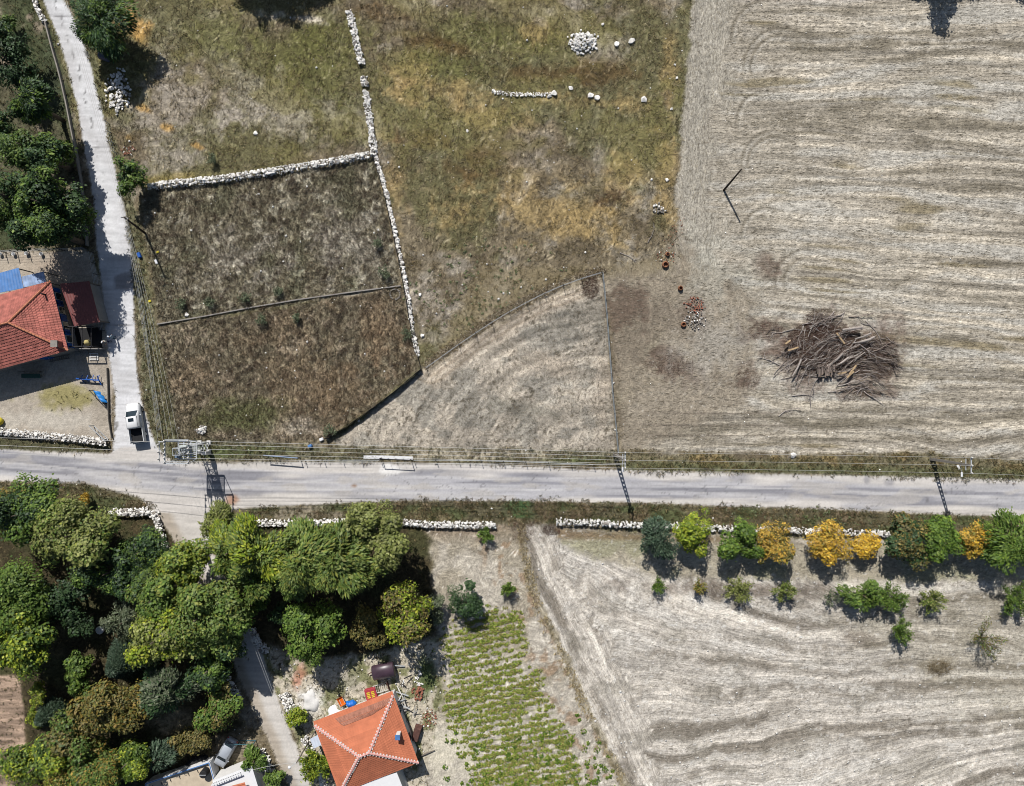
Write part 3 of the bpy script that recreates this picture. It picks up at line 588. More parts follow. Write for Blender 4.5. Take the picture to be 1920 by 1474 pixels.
# concrete walls and kerbs
CONC = mat_plain('old_concrete', alb(150, 144, 136), 0.9, 0.2, 2.0, bump=0.2)
CONC_D = mat_plain('dark_weathered_concrete', alb(96, 92, 86), 0.9, 0.25, 2.0, bump=0.2)
def ribbon_wall(path, w, h, mat, name, label, cat='wall', z0=-.1):
    P_, L = path_pts(path); o = P_[0]; mb = MB(); n = max(2, int(L[-1] / 1.2)); pr = None
    for i in range(n + 1):
        p, nn = along(P_, L, L[-1] * i / n); hh = h * random.uniform(.9, 1.05); a = p + nn * w / 2 - o; b = p - nn * w / 2 - o
        cur = [(a.x, a.y, z0), (b.x, b.y, z0), (b.x, b.y, hh), (a.x, a.y, hh)]; k = len(mb.v); mb.v += cur
        if pr is not None:
            for q in range(4): mb.f.append((pr + q, pr + (q + 1) % 4, k + (q + 1) % 4, k + q))
        else: mb.f.append((k, k + 1, k + 2, k + 3))
        pr = k
    mb.f.append((pr + 3, pr + 2, pr + 1, pr)); o_ = mb.build(name, mat, None, loc=P_[0]); return tag(o_, label, cat, kind='thing')
rw = ribbon_wall([(296, 608), (380, 594), (470, 577), (560, 562), (660, 548), (752, 536)], .16, .24, CONC, 'low_wall', 'low grey concrete wall between the two weedy plots')
for px, py, s in ((351, 592, .7), (385, 590, .55), (395, 588, .45), (306, 604, .55), (470, 578, .4)):
    pass
ribbon_wall([(88, 44), (100, 90), (112, 130), (124, 180), (136, 238), (146, 290), (155, 340), (162, 400), (166, 462)], .16, .55, CONC, 'boundary_wall', 'thin concrete boundary wall between grove and concrete lane')
ribbon_wall([(203, 690), (205, 740), (206, 790), (212, 822)], .1, .4, CONC_D, 'boundary_wall', 'thin dark wall between sandy yard and concrete lane')
# boulders, each its own thing
bl = [(1040, 176, 1.05, 'pale boulder at the east end of the thin stone row'), (1029, 181, .7, 'small grey boulder touching the pale one by the stone row'), (1070, 166, .7, 'pale boulder just above the stone row end'), (1107, 180, .95, 'flat pale boulder, western one of a touching pair'), (1119, 184, .95, 'flat pale boulder, eastern one of a touching pair'),
      (1207, 188, 1.0, 'lone white boulder near the stubble field edge'), (1184, 78, 1.0, 'white boulder east of the round stone heap'), (1156, 84, .9, 'pinkish boulder nearest the round stone heap'), (876, 246, .5, 'small white boulder in the brown grass of the middle pasture'), (788, 553, .55, 'round white boulder beside the stone line, upper of two'), (792, 629, .65, 'round white boulder beside the stone line, lower of two'),
      (1487, 853, 1.0, 'white boulder on the north verge of the road'), (480, 250, .7, 'white boulder in the upper left meadow'), (1265, 122, .4, 'small white stone by the stubble field edge, topmost'), (1269, 147, .45, 'small white stone by the field edge below the topmost'), (1259, 205, .5, 'white stone in the cluster half way down the field edge'), (1250, 338, .6, 'white stone low on the field edge above the grey rubble'),
      (351, 590, .7, 'white stone resting against the low concrete wall'), (296, 958, .8, 'square white block at the mouth of the dirt lane'), (1130, 46, .5, 'white stone above the round stone heap')]
for px, py, s, lb in bl:
    x, y = G2(px, py); o = link('boulder', random.choice(ST), None, None, (x, y, .18 * s), (0, 0, random.uniform(0, 6)), (s, s * .85, s * .75)); tag(o, lb, 'boulder', 'boulders lying in the fields')
# rubble heaps
def heap(px, py, rx, ry, n, s, hgt, label, name='stone_pile', meshes=ST, mix=None, cat='stone pile', rot=0.0):
    x, y = G2(px, py); r = tag(thing(name, label, cat, (x, y, 0)), kind='thing')
    for i in range(n):
        a = random.uniform(0, 6.283); q = math.sqrt((i + .5) / n) * random.choice((.9, 1, 1, 1.2)); u, v = rx * q * math.cos(a), ry * q * math.sin(a); c, sn = math.cos(rot), math.sin(rot)
        k = random.uniform(.6, 1.3); stone_at(r, u * c - v * sn, u * sn + v * c, max(.08, hgt * max(0, 1 - q * q) * random.uniform(.5, 1.1)) + .06, s * k, mix if (mix and random.random() < .22) else meshes)
    return r
heap(1092, 80, 1.95, 1.35, 190, .36, .8, 'round heap of white field stones in the upper pasture')
heap(223, 172, 1.6, 2.7, 120, .46, .55, 'scattered pile of white building rubble beside the concrete lane', mix=STG)
heap(1236, 392, .9, .7, 26, .36, .3, 'small grey rubble heap at the field edge', meshes=STG, mix=ST)
heap(240, 281, .9, .7, 50, .2, .1, 'patch of pink broken brick beside the concrete lane', 'brick_rubble', STR, ST, 'rubble')
heap(1303, 572, 1.3, 1.1, 90, .22, .22, 'red broken tile heap near the brush pile', 'tile_rubble', STR, STG, 'rubble')
heap(1302, 601, 1.4, 1.1, 90, .22, .22, 'dark grey and white rubble heap below the red tiles', 'rubble_pile', STG, ST, 'rubble')
heap(1247, 484, 1.3, 1.2, 50, .16, .08, 'scatter of red and white shards around the broken jar', 'pot_shards', STR, ST, 'rubble')
heap(784, 1300, .8, 1.0, 46, .32, .3, 'pile of red bricks beside the orange roofed house', 'brick_pile', STR, None, 'bricks')
heap(805, 1345, .9, 1.3, 70, .2, .15, 'pink crushed brick by the orange roofed house wall', 'brick_rubble', STR, ST, 'rubble')
heap(379, 806, .75, .5, 34, .36, .55, 'small white stone heap behind the transformer tower', mix=STG)
heap(786, 1272, .5, 1.2, 22, .3, .1, 'white paving scraps scattered in the green yard strip', 'paving_scrap', ST, None, 'rubble')
heap(1265, 440, .8, 2.4, 40, .14, .05, 'thin trail of red brick crumbs at the field edge', 'brick_rubble', STR, None, 'rubble', -.5)
# clay pots
def pot(px, py, d, h, label, broken=False):
    x, y = G2(px, py); mb = MB(); r = d / 2
    mb.lathe([(r * .55, -.02), (r * .95, h * .35), (r, h * .6), (r * .8, h * .9), (r * .72, h), (r * .62, h), (r * .68, h * .85), (r * .85, h * .55), (r * .5, .06), (0.001, .05)], n=16)
    o = mb.build('clay_pot', TERRA, None, smooth=True, loc=(x, y, 0)); return tag(o, label, 'pot', 'clay pots by the field edge')
pot(1247, 497, .95, .45, 'large broken orange clay jar among rubble'); pot(1275, 541, .7, .5, 'round orange clay pot standing alone in straw'); pot(1281, 609, .75, .4, 'open clay ring pot beside grey rubble'); pot(1251, 477, .6, .4, 'small clay pot just above the broken jar')
# loose small stones, past counting
def scatter_px(poly_w, n):
    w = poly_w[::2, ::2].ravel(); p = w / w.sum(); i = rng.choice(len(w), n, p=p); X = XX[::2, ::2].ravel()[i] + rng.uniform(-.18, .18, n); Y = YY[::2, ::2].ravel()[i] + rng.uniform(-.18, .18, n); return X, Y
def loose(name, w, n, s0, s1, label, mat=STONE):
    X, Y = scatter_px(w, n); s = s0 + (s1 - s0) * rng.random(n) ** 3
    o = joined_stones(name, np.stack([X, Y, gz(X, Y) + s * .15, s], 1), mat); return tag(o, label, 'stones', kind='stuff')
past = np.clip(1 - np.maximum.reduce([wA, wB, wT, wS2, wv_, wF, wG, wW, wY, wGr, wYL, wr]), 0, 1)
loose('loose_stones', past * (.2 + sstep(nB, .5, .7)), 420, .10, .38, 'small white stones strewn over the pasture')
loose('loose_stones', wF * (.15 + sstep(Q, 1200, 1450)), 700, .08, .34, 'small pale stones turned up in the ploughed field')
loose('loose_stones', wA + wB + .6 * wv_, 240, .10, .36, 'pale stones scattered in the weedy plots and verges')
loose('loose_stones', wS2, 300, .06, .2, 'tiny pale stones on the stubble field')
loose('yard_debris', wY + .5 * wW * blob(440, 1290, 60, 160), 500, .08, .34, 'pale rubble crumbs around the orange roofed house')
# ------------------------------------------------------------------ grass, weeds and straw (past counting)
GRASS = mat_attr('dry_grass_blades', 0.9, 0.15, 2.0, trans=0.25)
def blades(name, w, n, nb, l0, l1, up0, up1, width, pal, label, cat='grass', flow=None, jitter=1.0, cluster=None):
    X, Y = scatter_px(w, n); zz = gz(X, Y)
    X = np.repeat(X, nb); Y = np.repeat(Y, nb); zz = np.repeat(zz, nb); N = len(X)
    a = rng.uniform(0, 2 * np.pi, N) if flow is None else np.repeat(flow(X[::nb], Y[::nb]), nb) + rng.normal(0, jitter, N) + np.pi * (rng.random(N) > .5)
    L = rng.uniform(l0, l1, N) * np.repeat(rng.uniform(.6, 1.3, n), nb); el = rng.uniform(up0, up1, N)
    dx, dy, dz = np.cos(a) * np.cos(el), np.sin(a) * np.cos(el), np.sin(el); wd_ = width * rng.uniform(.6, 1.4, N)
    px_, py_ = -np.sin(a), np.cos(a)
    bx, by = X + rng.normal(0, .05, N), Y + rng.normal(0, .05, N)
    V = np.empty((N, 3, 3)); V[:, 0] = np.stack([bx - px_ * wd_, by - py_ * wd_, zz - .01], 1); V[:, 1] = np.stack([bx + px_ * wd_, by + py_ * wd_, zz + .01], 1)
    V[:, 2] = np.stack([bx + dx * L, by + dy * L, zz + dz * L + .015], 1)
    pal = lin(np.array(pal)); tuft = rng.integers(0, len(pal), n); c = pal[np.repeat(tuft, nb)] * rng.uniform(.65, 1.3, (N, 1))
    if cluster is not None:
        i = np.clip(((Y - gy[0]) / STEP).astype(int), 0, NY - 1); j = np.clip(((X - gx[0]) / STEP).astype(int), 0, NX - 1); c = c * (1 - cluster) + ALB[i, j] * rng.uniform(.7, 1.5, (N, 1)) * cluster
    o = link(name, np_mesh(name, V.reshape(-1, 3), np.arange(N * 3).reshape(-1, 3), np.repeat(c, 3, 0)), GRASS)
    return tag(o, label, cat, kind='stuff')
blades('dry_grass', past * (.35 + sstep(nC, .35, .65)), 34000, 4, .22, .62, .15, .8, .035, [(168, 148, 108), (140, 122, 84), (196, 178, 138), (112, 104, 62), (92, 78, 54), (150, 138, 118)], 'straw and olive tufts of dry grass over the pasture', cluster=.55)
blades('dry_weeds', wA + wB, 22000, 5, .18, .5, .3, 1.1, .035, [(120, 104, 80), (84, 72, 56), (156, 142, 118), (92, 84, 58), (110, 82, 56)], 'dense brown dead weeds filling the walled plots', 'weeds', cluster=.6)
blades('verge_weeds', wv_ * (.4 + sstep(nC, .4, .65)), 12000, 5, .18, .5, .25, 1.0, .04, [(96, 98, 58), (122, 110, 74), (160, 140, 98), (78, 86, 50), (110, 88, 62)], 'green and straw weeds along the road verges', 'weeds', cluster=.45)
def fl_s(X, Y):
    i = np.clip(((Y - gy[0]) / STEP).astype(int), 0, NY - 1); j = np.clip(((X - gx[0]) / STEP).astype(int), 0, NX - 1); return np.where(headl[i, j] > .5, np.pi / 2, .03)
blades('straw_stubble', wS2, 34000, 1, .25, .8, .02, .2, .03, [(196, 186, 164), (214, 206, 188), (168, 156, 130), (120, 108, 86), (140, 130, 108)], 'pale straw lying along the rows of the stubble field', 'straw', fl_s, .22, cluster=.5)
_d = np.arctan2(np.gradient(vF, axis=0), np.gradient(vF, axis=1))
def fl_f(X, Y):
    i = np.clip(((Y - gy[0]) / STEP).astype(int), 0, NY - 1); j = np.clip(((X - gx[0]) / STEP).astype(int), 0, NX - 1); return _d[i, j] + np.pi / 2
blades('straw_stubble', wF, 22000, 1, .2, .7, .02, .2, .03, [(220, 214, 202), (196, 188, 172), (150, 140, 122), (112, 102, 86)], 'bleached stalks lying along the ploughed furrows', 'straw', fl_f, .35, cluster=.5)
blades('dry_weeds', wT, 9000, 2, .15, .4, .1, .6, .03, [(150, 140, 120), (120, 112, 92), (96, 88, 70), (190, 178, 156)], 'sparse grey weeds on the fenced triangular plot', 'weeds', cluster=.5)
blades('ground_weeds', wGr + .6 * wY + .5 * wW + .25 * wYL * blob(122, 745, 60, 24), 9000, 5, .15, .45, .25, 1.0, .04, [(84, 92, 54), (110, 104, 66), (150, 134, 98), (70, 80, 46)], 'short green weeds in the grove, wood and yards', 'weeds', cluster=.4)
blades('hedge_weeds', sstep(ldist([(800, 686), (870, 634), (940, 588), (1010, 550), (1070, 524), (1127, 508)]) + 10 * (nC - .5), 10, 3), 1700, 5, .2, .5, .3, 1.1, .035, [(196, 180, 150), (160, 142, 112), (120, 104, 82), (216, 204, 180)], 'bleached weeds along the slanting fence of the triangular plot', 'weeds')
blades('field_edge_grass', bst * sstep(nC, .4, .6), 900, 5, .15, .4, .3, 1.0, .03, [(206, 188, 148), (180, 164, 124), (220, 204, 166), (140, 126, 96)], 'golden grass fringe along the ploughed field boundary')
# leafy low crops in the kitchen garden
LEAF = mat_attr('leaf', 0.55, 0.12, 3.0, trans=0.28, spec=0.25)
def leaf_cloud(X, Y, Zc, r, n, size, pal, elong=1.4, flat=.6, zsq=.6):
    """n leaf quads round each centre"""
    k = len(X); N = k * n
    d = rng.normal(0, 1, (N, 3)); d /= np.linalg.norm(d, axis=1, keepdims=True); d[:, 2] = np.abs(d[:, 2]) * zsq
    rr_ = np.repeat(r, n)[:, None] * rng.uniform(.45, 1.0, (N, 1)); c = np.stack([np.repeat(X, n), np.repeat(Y, n), np.repeat(Zc, n)], 1) + d * rr_
    nrm = d * (1 - flat) + rng.normal(0, .35, (N, 3)) + np.array([0, 0, flat]); nrm /= np.linalg.norm(nrm, axis=1, keepdims=True)
    t = np.cross(nrm, rng.normal(0, 1, (N, 3))); t /= np.linalg.norm(t, axis=1, keepdims=True); b = np.cross(nrm, t)
    s = size * rng.uniform(.6, 1.3, (N, 1)); V = np.stack([c - t * s * elong * .5, c + b * s * .5, c + t * s * elong * .5, c - b * s * .5], 1)
    pal = lin(np.array(pal)); col = pal[rng.integers(0, len(pal), N)] * rng.uniform(.7, 1.25, (N, 1))
    return V.reshape(-1, 3), np.arange(N * 4).reshape(-1, 4), np.repeat(col, 4, 0)
X, Y = scatter_px(wVeg * sstep((.5 + .5 * np.sin(rowG / 13.5 * 6.283 + 3 * (nB - .5))) * .62 + .38 * vn(P / 14, rowG / 5, 93) + .75 * (nC - .5), .38, .62), 4600)
V, F, c = leaf_cloud(X, Y, gz(X, Y) + .02, rng.uniform(.12, .34, len(X)), 10, .16, [(150, 168, 70), (168, 178, 84), (124, 146, 60), (182, 172, 104), (136, 160, 58), (166, 150, 96)])
tag(link('bean_plants', np_mesh('bean_plants', V, F, c), LEAF), 'yellow green low crop in ragged rows of the kitchen garden', 'crop', kind='stuff')
X, Y = scatter_px(wG * sstep(Q, 1330, 1440) * sstep(P, 820, 860), 220)
V, F, c = leaf_cloud(X, Y, gz(X, Y) + .03, rng.uniform(.2, .5, len(X)), 26, .18, [(110, 140, 44), (84, 118, 40), (140, 156, 60)])
tag(link('crop_clumps', np_mesh('crop_clumps', V, F, c), LEAF), 'scattered bright green clumps at the bottom of the garden', 'crop', kind='stuff')
# low weeds with grey rosettes
X, Y = scatter_px(past * blob(900, 540, 130, 90) + wVS * sstep(P, 1250, 1500), 260)
V, F, c = leaf_cloud(X, Y, gz(X, Y) + .02, rng.uniform(.12, .34, len(X)), 12, .14, [(132, 142, 96), (110, 122, 76), (150, 156, 124)])
tag(link('rosette_weeds', np_mesh('rosette_weeds', V, F, c), LEAF), 'small grey green rosette weeds in pasture and verge', 'weeds', kind='stuff')
# ------------------------------------------------------------------ trees
BARK = mat_plain('bark', alb(104, 92, 78), 0.95, 0.3, 6, bump=0.5)
PAL = dict(mid=[(104, 130, 54), (84, 114, 46), (124, 146, 64), (94, 118, 50)], dark=[(66, 94, 54), (54, 80, 46), (78, 104, 60), (60, 84, 52)], olive=[(146, 154, 84), (128, 138, 68), (164, 168, 100), (118, 128, 62)],
           blue=[(80, 100, 78), (68, 90, 70), (96, 114, 90), (60, 78, 58)], yellow=[(220, 182, 58), (232, 196, 78), (200, 158, 46), (214, 166, 54), (176, 150, 66)], lime=[(150, 164, 46), (128, 150, 42), (172, 178, 62), (110, 132, 42)],
           orange=[(206, 168, 70), (190, 150, 62), (218, 180, 84), (168, 144, 66), (150, 144, 62)], brown=[(122, 114, 62), (104, 100, 56), (142, 126, 70), (90, 94, 50)], poplar=[(124, 146, 68), (106, 130, 58), (146, 162, 86), (92, 118, 54), (150, 156, 70)],
           autumn=[(146, 134, 62), (166, 142, 64), (124, 124, 58), (108, 116, 54), (150, 124, 56)], grey=[(116, 126, 96), (100, 112, 84), (134, 142, 112), (92, 104, 74)], bright=[(106, 134, 50), (90, 118, 44), (126, 148, 60), (78, 106, 40)])
def calm(p):
    a = lin(np.array(p)) * 1.08; g = a.mean(1, keepdims=True); return g + (a - g) * 1.0
def quads_from(c, t, b):
    V = np.stack([c - t, c + b, c + t, c - b], 1).reshape(-1, 3); return V, np.arange(len(V)).reshape(-1, 4)
def unit(a): return a / np.maximum(np.linalg.norm(a, axis=1, keepdims=True), 1e-6)
def crown_round(R, asp, zc, rz, rg, pal, leaf, dens, feather=0.0, mix=None):
    nl = int(np.clip(14 + R * 6, 14, 44)); ax = np.array([R * asp[0], R * asp[1], rz])
    nm = int(rg.integers(3, 6)); a0 = rg.uniform(0, 6.28); am = a0 + np.arange(nm) * 6.283 / nm + rg.normal(0, .35, nm); mq = rg.uniform(.28, .56, nm)
    mc = np.stack([np.cos(am) * mq, np.sin(am) * mq, rg.uniform(-.25, .35, nm)], 1); mr = rg.uniform(.38, .62, nm)
    w_ = rg.integers(0, nm, nl); d = unit(rg.normal(0, 1, (nl, 3)) + np.array([0, 0, .25]))
    lc = (mc[w_] + d * (mr[w_] * rg.uniform(.45, 1.0, nl))[:, None] * np.array([1, 1, .9])) * ax; lr = R * rg.uniform(.15, .34, nl); lc[:nm] = mc * ax; lr[:nm] = R * mr * .72
    n = int(dens * 430 * R * R * (0.6 + .4 * rz / R)); k = rg.choice(nl, n, p=lr ** 2 / (lr ** 2).sum())
    dd = unit(rg.normal(0, 1, (n, 3)) + np.array([0, 0, .35])); rad = lr[k][:, None] * (rg.uniform(.5, 1.06, (n, 1)) ** .6); c = lc[k] + dd * rad * np.array([1, 1, .85])
    # ragged rim: single sprays stand out from the lobes
    c += dd * (rg.random((n, 1)) < .12) * rg.uniform(.05, .35, (n, 1)) * R * .35
    nr = unit(dd * .75 + unit(c) * .25 + rg.normal(0, .38, (n, 3)) + np.array([-.12, .42, .55])); t = unit(np.cross(nr, rg.normal(0, 1, (n, 3))))
    s = leaf * rg.uniform(.5, 1.4, (n, 1)) * rg.uniform(.65, 1.4, nl)[k][:, None]
    if feather:
        out = unit(c * np.array([1, 1, .2]) + rg.normal(0, .85, (n, 3)) + np.array([0, 0, -.9 * feather])); t = out; nr = unit(nr - t * (nr * t).sum(1, keepdims=True)); V, F = quads_from(c + np.array([0, 0, zc]), t * s * .95, unit(np.cross(t, nr)) * s * .34)
    else: V, F = quads_from(c + np.array([0, 0, zc]), t * s * .72, np.cross(nr, t) * s * .44)
    pl = calm(pal); tint = rg.uniform(.8, 1.2, nl); col = pl[rg.integers(0, len(pl), n)] * tint[k][:, None] * rg.uniform(.75, 1.25, (n, 1))
    if mix is not None:
        p2 = calm(mix); sel = (rg.random(nl) < .35)[k] ^ (rg.random(n) < .15); col[sel] = p2[rg.integers(0, len(p2), sel.sum())] * rg.uniform(.75, 1.25, (sel.sum(), 1))
    return V, F, np.repeat(col, 4, 0), lc + np.array([0, 0, zc]), lr
def crown_vase(R, asp, h, rg, pal, leaf, dens, stems=9, mix=None):
    """saplings: a handful of rising stems with leaves along them"""
    cs_ = []; cols = []; tips = []; dirs = []; per = int(dens * 90)
    for i in range(stems):
        a = 6.283 * i / stems + rg.uniform(-.4, .4); q = rg.uniform(.35, 1.0); tip = np.array([math.cos(a) * R * q * asp[0], math.sin(a) * R * q * asp[1], h * (1.0 - .45 * q * q) * rg.uniform(.85, 1.05)]); tips.append(tip)
        u = rg.uniform(.22, 1.0, per) ** .7; base = np.array([0, 0, h * .18]); c = base + (tip - base) * u[:, None]; c += rg.normal(0, .10 + .05 * R, (per, 3)); cs_.append(c); dirs.append(np.repeat(unit((tip - base)[None]), per, 0))
    c = np.concatenate(cs_); n = len(c); dr = np.concatenate(dirs); t = unit(dr * np.array([1, 1, .3]) + rg.normal(0, .6, (n, 3))); nr = unit(rg.normal(0, .5, (n, 3)) + np.array([0, 0, 1])); s = leaf * rg.uniform(.6, 1.3, (n, 1))
    V, F = quads_from(c, t * s * .8, unit(np.cross(nr, t)) * s * .36); pl = calm(pal); col = pl[rg.integers(0, len(pl), n)] * rg.uniform(.7, 1.25, (n, 1))
    if mix is not None: 
        sel = rg.random(n) < .25; p2 = calm(mix); col[sel] = p2[rg.integers(0, len(p2), sel.sum())]
    return V, F, np.repeat(col, 4, 0), np.array(tips), None
def crown_cone(R, asp, h, rg, pal, leaf, dens):
    n = int(dens * 900 * R * R); u = rg.uniform(.08, 1, n); rad = R * (1 - u * .86) * (.35 + .65 * rg.random(n) ** .5); nb = 26; a = np.round(rg.uniform(0, nb, n)) / nb * 6.283 + rg.normal(0, .07, n) + u * 9
    c = np.stack([np.cos(a) * rad * asp[0], np.sin(a) * rad * asp[1], u * h + .12 * h * (1 - u) - .12 * rad], 1); out = np.stack([np.cos(a), np.sin(a), np.full(n, .15)], 1)
    t = unit(out + rg.normal(0, .3, (n, 3))); nr = unit(rg.normal(0, .5, (n, 3)) + np.array([0, 0, 1])); s = leaf * rg.uniform(.6, 1.3, (n, 1)); V, F = quads_from(c, t * s * 1.0, unit(np.cross(nr, t)) * s * .30)
    pl = calm(pal); col = pl[rg.integers(0, len(pl), n)] * rg.uniform(.7, 1.3, (n, 1)); return V, F, np.repeat(col, 4, 0), None, None
_ts = [0]
def tree(px, py, r, h, pal, label, name='broadleaf_tree', style='round', asp=(1, 1), leaf=.26, dens=1.0, base=.25, mix=None, group=None, cat='tree', stems=9):
    _ts[0] += 1; rg = np.random.default_rng(1000 + _ts[0]); rd = random.Random(_ts[0]); pal_ = [tuple(c_ * (.9 if group in (PG, WG, LG) else 1.0) for c_ in q_) for q_ in PAL[pal]]; mix_ = PAL[mix] if mix else None
    hc = h * .62; c = W(px, py, hc); R = r / PXM * (CAMH - hc) / CAMH * (1.24 if group == OR else 1.2 if group == SG else 1.17 if group in (PG, WG) else 1.1); leaf *= .86; dens *= 1.16; root = thing(name, label, cat, (c.x, c.y, 0), 0, group); tb = MB()
    if style in ('round', 'feather'):
        rz = h * (1 - base) / 2; V, F, col, lc, lr = crown_round(R, asp, h - rz, rz, rg, pal_, leaf, dens, 0.9 if style == 'feather' else 0.0, mix_)
        top = h * .62; tr = .045 * h * .45 + .06; lean = rd.uniform(-.25, .25)
        tb.tube([(0, 0, -.1), (lean * .3, 0, top * .4), (lean, lean * .4, top), (lean * .8, lean * .5, h * .85)], [tr * 1.25, tr, tr * .62, tr * .2], 8)
        for i in range(1, min(len(lc), 11)):
            p = lc[i]; z0 = h * rd.uniform(.28, .55); m_ = (p[0] * .45, p[1] * .45, z0 + (p[2] - z0) * .62); tb.tube([(0, 0, z0), m_, tuple(p)], [tr * .5, tr * .3, tr * .08], 5)
    elif style == 'vase':
        V, F, col, tips, _ = crown_vase(R, asp, h, rg, pal_, leaf, dens, stems, mix_); tr = .05 + .02 * h * .5
        tb.tube([(0, 0, -.1), (0, 0, h * .22)], [tr * 1.2, tr], 6)
        for p in tips: tb.tube([(0, 0, h * .18), (p[0] * .5, p[1] * .5, h * .18 + (p[2] - h * .18) * .55), tuple(p)], [tr * .6, tr * .35, tr * .12], 4)
    else:
        V, F, col, _, _ = crown_cone(R, asp, h, rg, pal_, leaf, dens); tr = .05 * h * .4 + .06; tb.tube([(0, 0, -.1), (0, 0, h * .5), (0, 0, h * .98)], [tr, tr * .6, tr * .12], 8)
    link('crown', np_mesh('crown', V, F, col), LEAF, root); tb.build('trunk', BARK, root, smooth=True); return root
OR = 'orchard row along the stone wall'; SG = 'young trees below the orchard row'
LG = 'grove beside the concrete lane'; PG = 'tall trees beside the dirt lane'; WG = 'dense trees of the lower left wood'
T = tree
T(1230, 1003, 37, 5.0, 'blue', 'dark bluish green tree, first of the orchard row beside the pole shadow', 'fruit_tree', 'feather', (1, 1.15), .24, 1.1, .15, group=OR)
T(1308, 1004, 37, 5.0, 'lime', 'yellow green tree second in the orchard row', 'fruit_tree', 'round', (1, 1.15), .25, 1.0, .15, group=OR)
T(1383, 1016, 40, 4.8, 'bright', 'rich green round tree third in the orchard row', 'fruit_tree', 'round', (1, 1.05), .25, 1.0, .15, group=OR)
T(1453, 1012, 35, 4.6, 'orange', 'olive gold tree fourth in the orchard row', 'fruit_tree', 'round', (1, 1.2), .23, 1.0, .15, 'brown', OR)
T(1556, 1016, 38, 4.4, 'yellow', 'large orange yellow autumn tree in the middle of the orchard row', 'fruit_tree', 'round', (1, 1.0), .23, 1.0, .15, 'orange', OR)
T(1628, 1020, 25, 3.2, 'yellow', 'small bright yellow autumn tree in the orchard row', 'fruit_tree', 'round', (1, 1), .22, 1.0, .15, group=OR)
T(1704, 1016, 42, 4.8, 'brown', 'dull olive brown tree in the orchard row', 'fruit_tree', 'round', (1.05, 1.05), .25, 1.0, .15, 'dark', OR)
T(1765, 1014, 40, 5.4, 'bright', 'tall fresh green tree between the olive brown and orange ones', 'fruit_tree', 'round', (1, 1.25), .25, 1.0, .15, group=OR)
T(1828, 1016, 32, 4.8, 'orange', 'orange tree wedged between two green orchard trees', 'fruit_tree', 'round', (1, 1.3), .23, 1.0, .15, 'yellow', OR)
T(1893, 1020, 50, 5.6, 'mid', 'broad green tree at the end of the orchard row', 'fruit_tree', 'feather', (1, 1.05), .26, 1.1, .15, 'bright', OR)
SG = 'young trees below the orchard row'
T(1235, 1100, 14, 2.0, 'bright', 'tiny green sapling, first of the lower orchard line', 'sapling', 'vase', leaf=.17, dens=1.0, group=SG, stems=7)
T(1310, 1103, 14, 2.0, 'autumn', 'tiny russet sapling, second of the lower orchard line', 'sapling', 'vase', leaf=.17, dens=.9, group=SG, stems=7, mix='olive')
T(1388, 1106, 25, 2.6, 'olive', 'pale olive bushy sapling under the rich green orchard tree', 'sapling', 'vase', leaf=.19, dens=1.1, group=SG, stems=13)
T(1474, 1107, 20, 3.0, 'olive', 'upright green sapling under the olive gold orchard tree', 'sapling', 'vase', leaf=.18, dens=1.2, group=SG, stems=11, mix='mid')
T(1562, 1121, 16, 2.2, 'grey', 'thin grey green sapling under the large orange yellow tree', 'sapling', 'vase', leaf=.15, dens=.6, group=SG, stems=8)
T(1622, 1118, 32, 3.4, 'mid', 'dense green bushy tree, largest of the lower orchard line', 'young_tree', 'feather', (1, 1.0), .22, 1.1, .08, group=SG)
T(1675, 1126, 26, 3.0, 'mid', 'green bushy tree touching the largest of the lower line', 'young_tree', 'vase', leaf=.2, dens=1.6, group=SG, stems=15)
T(1752, 1126, 22, 2.8, 'olive', 'olive sapling below the tall fresh green tree', 'sapling', 'vase', leaf=.19, dens=1.2, group=SG, stems=12, mix='mid')
T(1692, 1184, 21, 3.2, 'mid', 'lone leaning green sapling standing out in the ploughed field', 'sapling', 'vase', leaf=.19, dens=1.5, group=SG, stems=10)
T(1852, 1202, 34, 3.4, 'brown', 'sparse spreading sapling with bare stems in the ploughed field', 'sapling', 'vase', leaf=.17, dens=.55, group=SG, stems=16, mix='mid')
T(1908, 1124, 28, 3.0, 'mid', 'green bushy sapling at the far end of the lower orchard line', 'sapling', 'vase', leaf=.2, dens=1.5, group=SG, stems=14)
T(910, 1004, 14, 2.2, 'mid', 'green sapling at the gap in the stone walls', 'sapling', 'vase', leaf=.2, dens=1.0, stems=7)
T(952, 1104, 14, 2.6, 'bright', 'small green sapling beside the straw strip', 'sapling', 'vase', leaf=.2, dens=1.0, stems=7)
PG = 'tall trees beside the dirt lane'
T(712, 985, 52, 12.0, 'olive', 'tall yellow olive tree with cauliflower crown reaching over the road verge', 'poplar_tree', 'round', (1, 1.15), .30, 1.2, .3, group=PG)
T(640, 1036, 56, 12.0, 'poplar', 'tall poplar right next to the yellow olive crowned tree', 'poplar_tree', 'feather', (1, 1.1), .32, 1.3, .25, group=PG)
T(572, 1042, 58, 12.5, 'poplar', 'tall drooping poplar third from the yellow olive crowned tree', 'poplar_tree', 'feather', (1, 1.15), .32, 1.3, .25, group=PG)
T(502, 1034, 56, 12.0, 'poplar', 'tall poplar in the middle of the roadside clump', 'poplar_tree', 'feather', (1, 1.1), .32, 1.3, .25, 'lime', PG)
T(440, 1030, 50, 11.0, 'poplar', 'tall poplar overhanging the mouth of the dirt lane', 'poplar_tree', 'feather', (1, 1), .30, 1.3, .25, 'lime', PG)
T(408, 982, 36, 8.0, 'olive', 'pale olive willow nearest the road junction', 'willow_tree', 'feather', (1.15, .8), .30, 1.1, .2, group=PG)
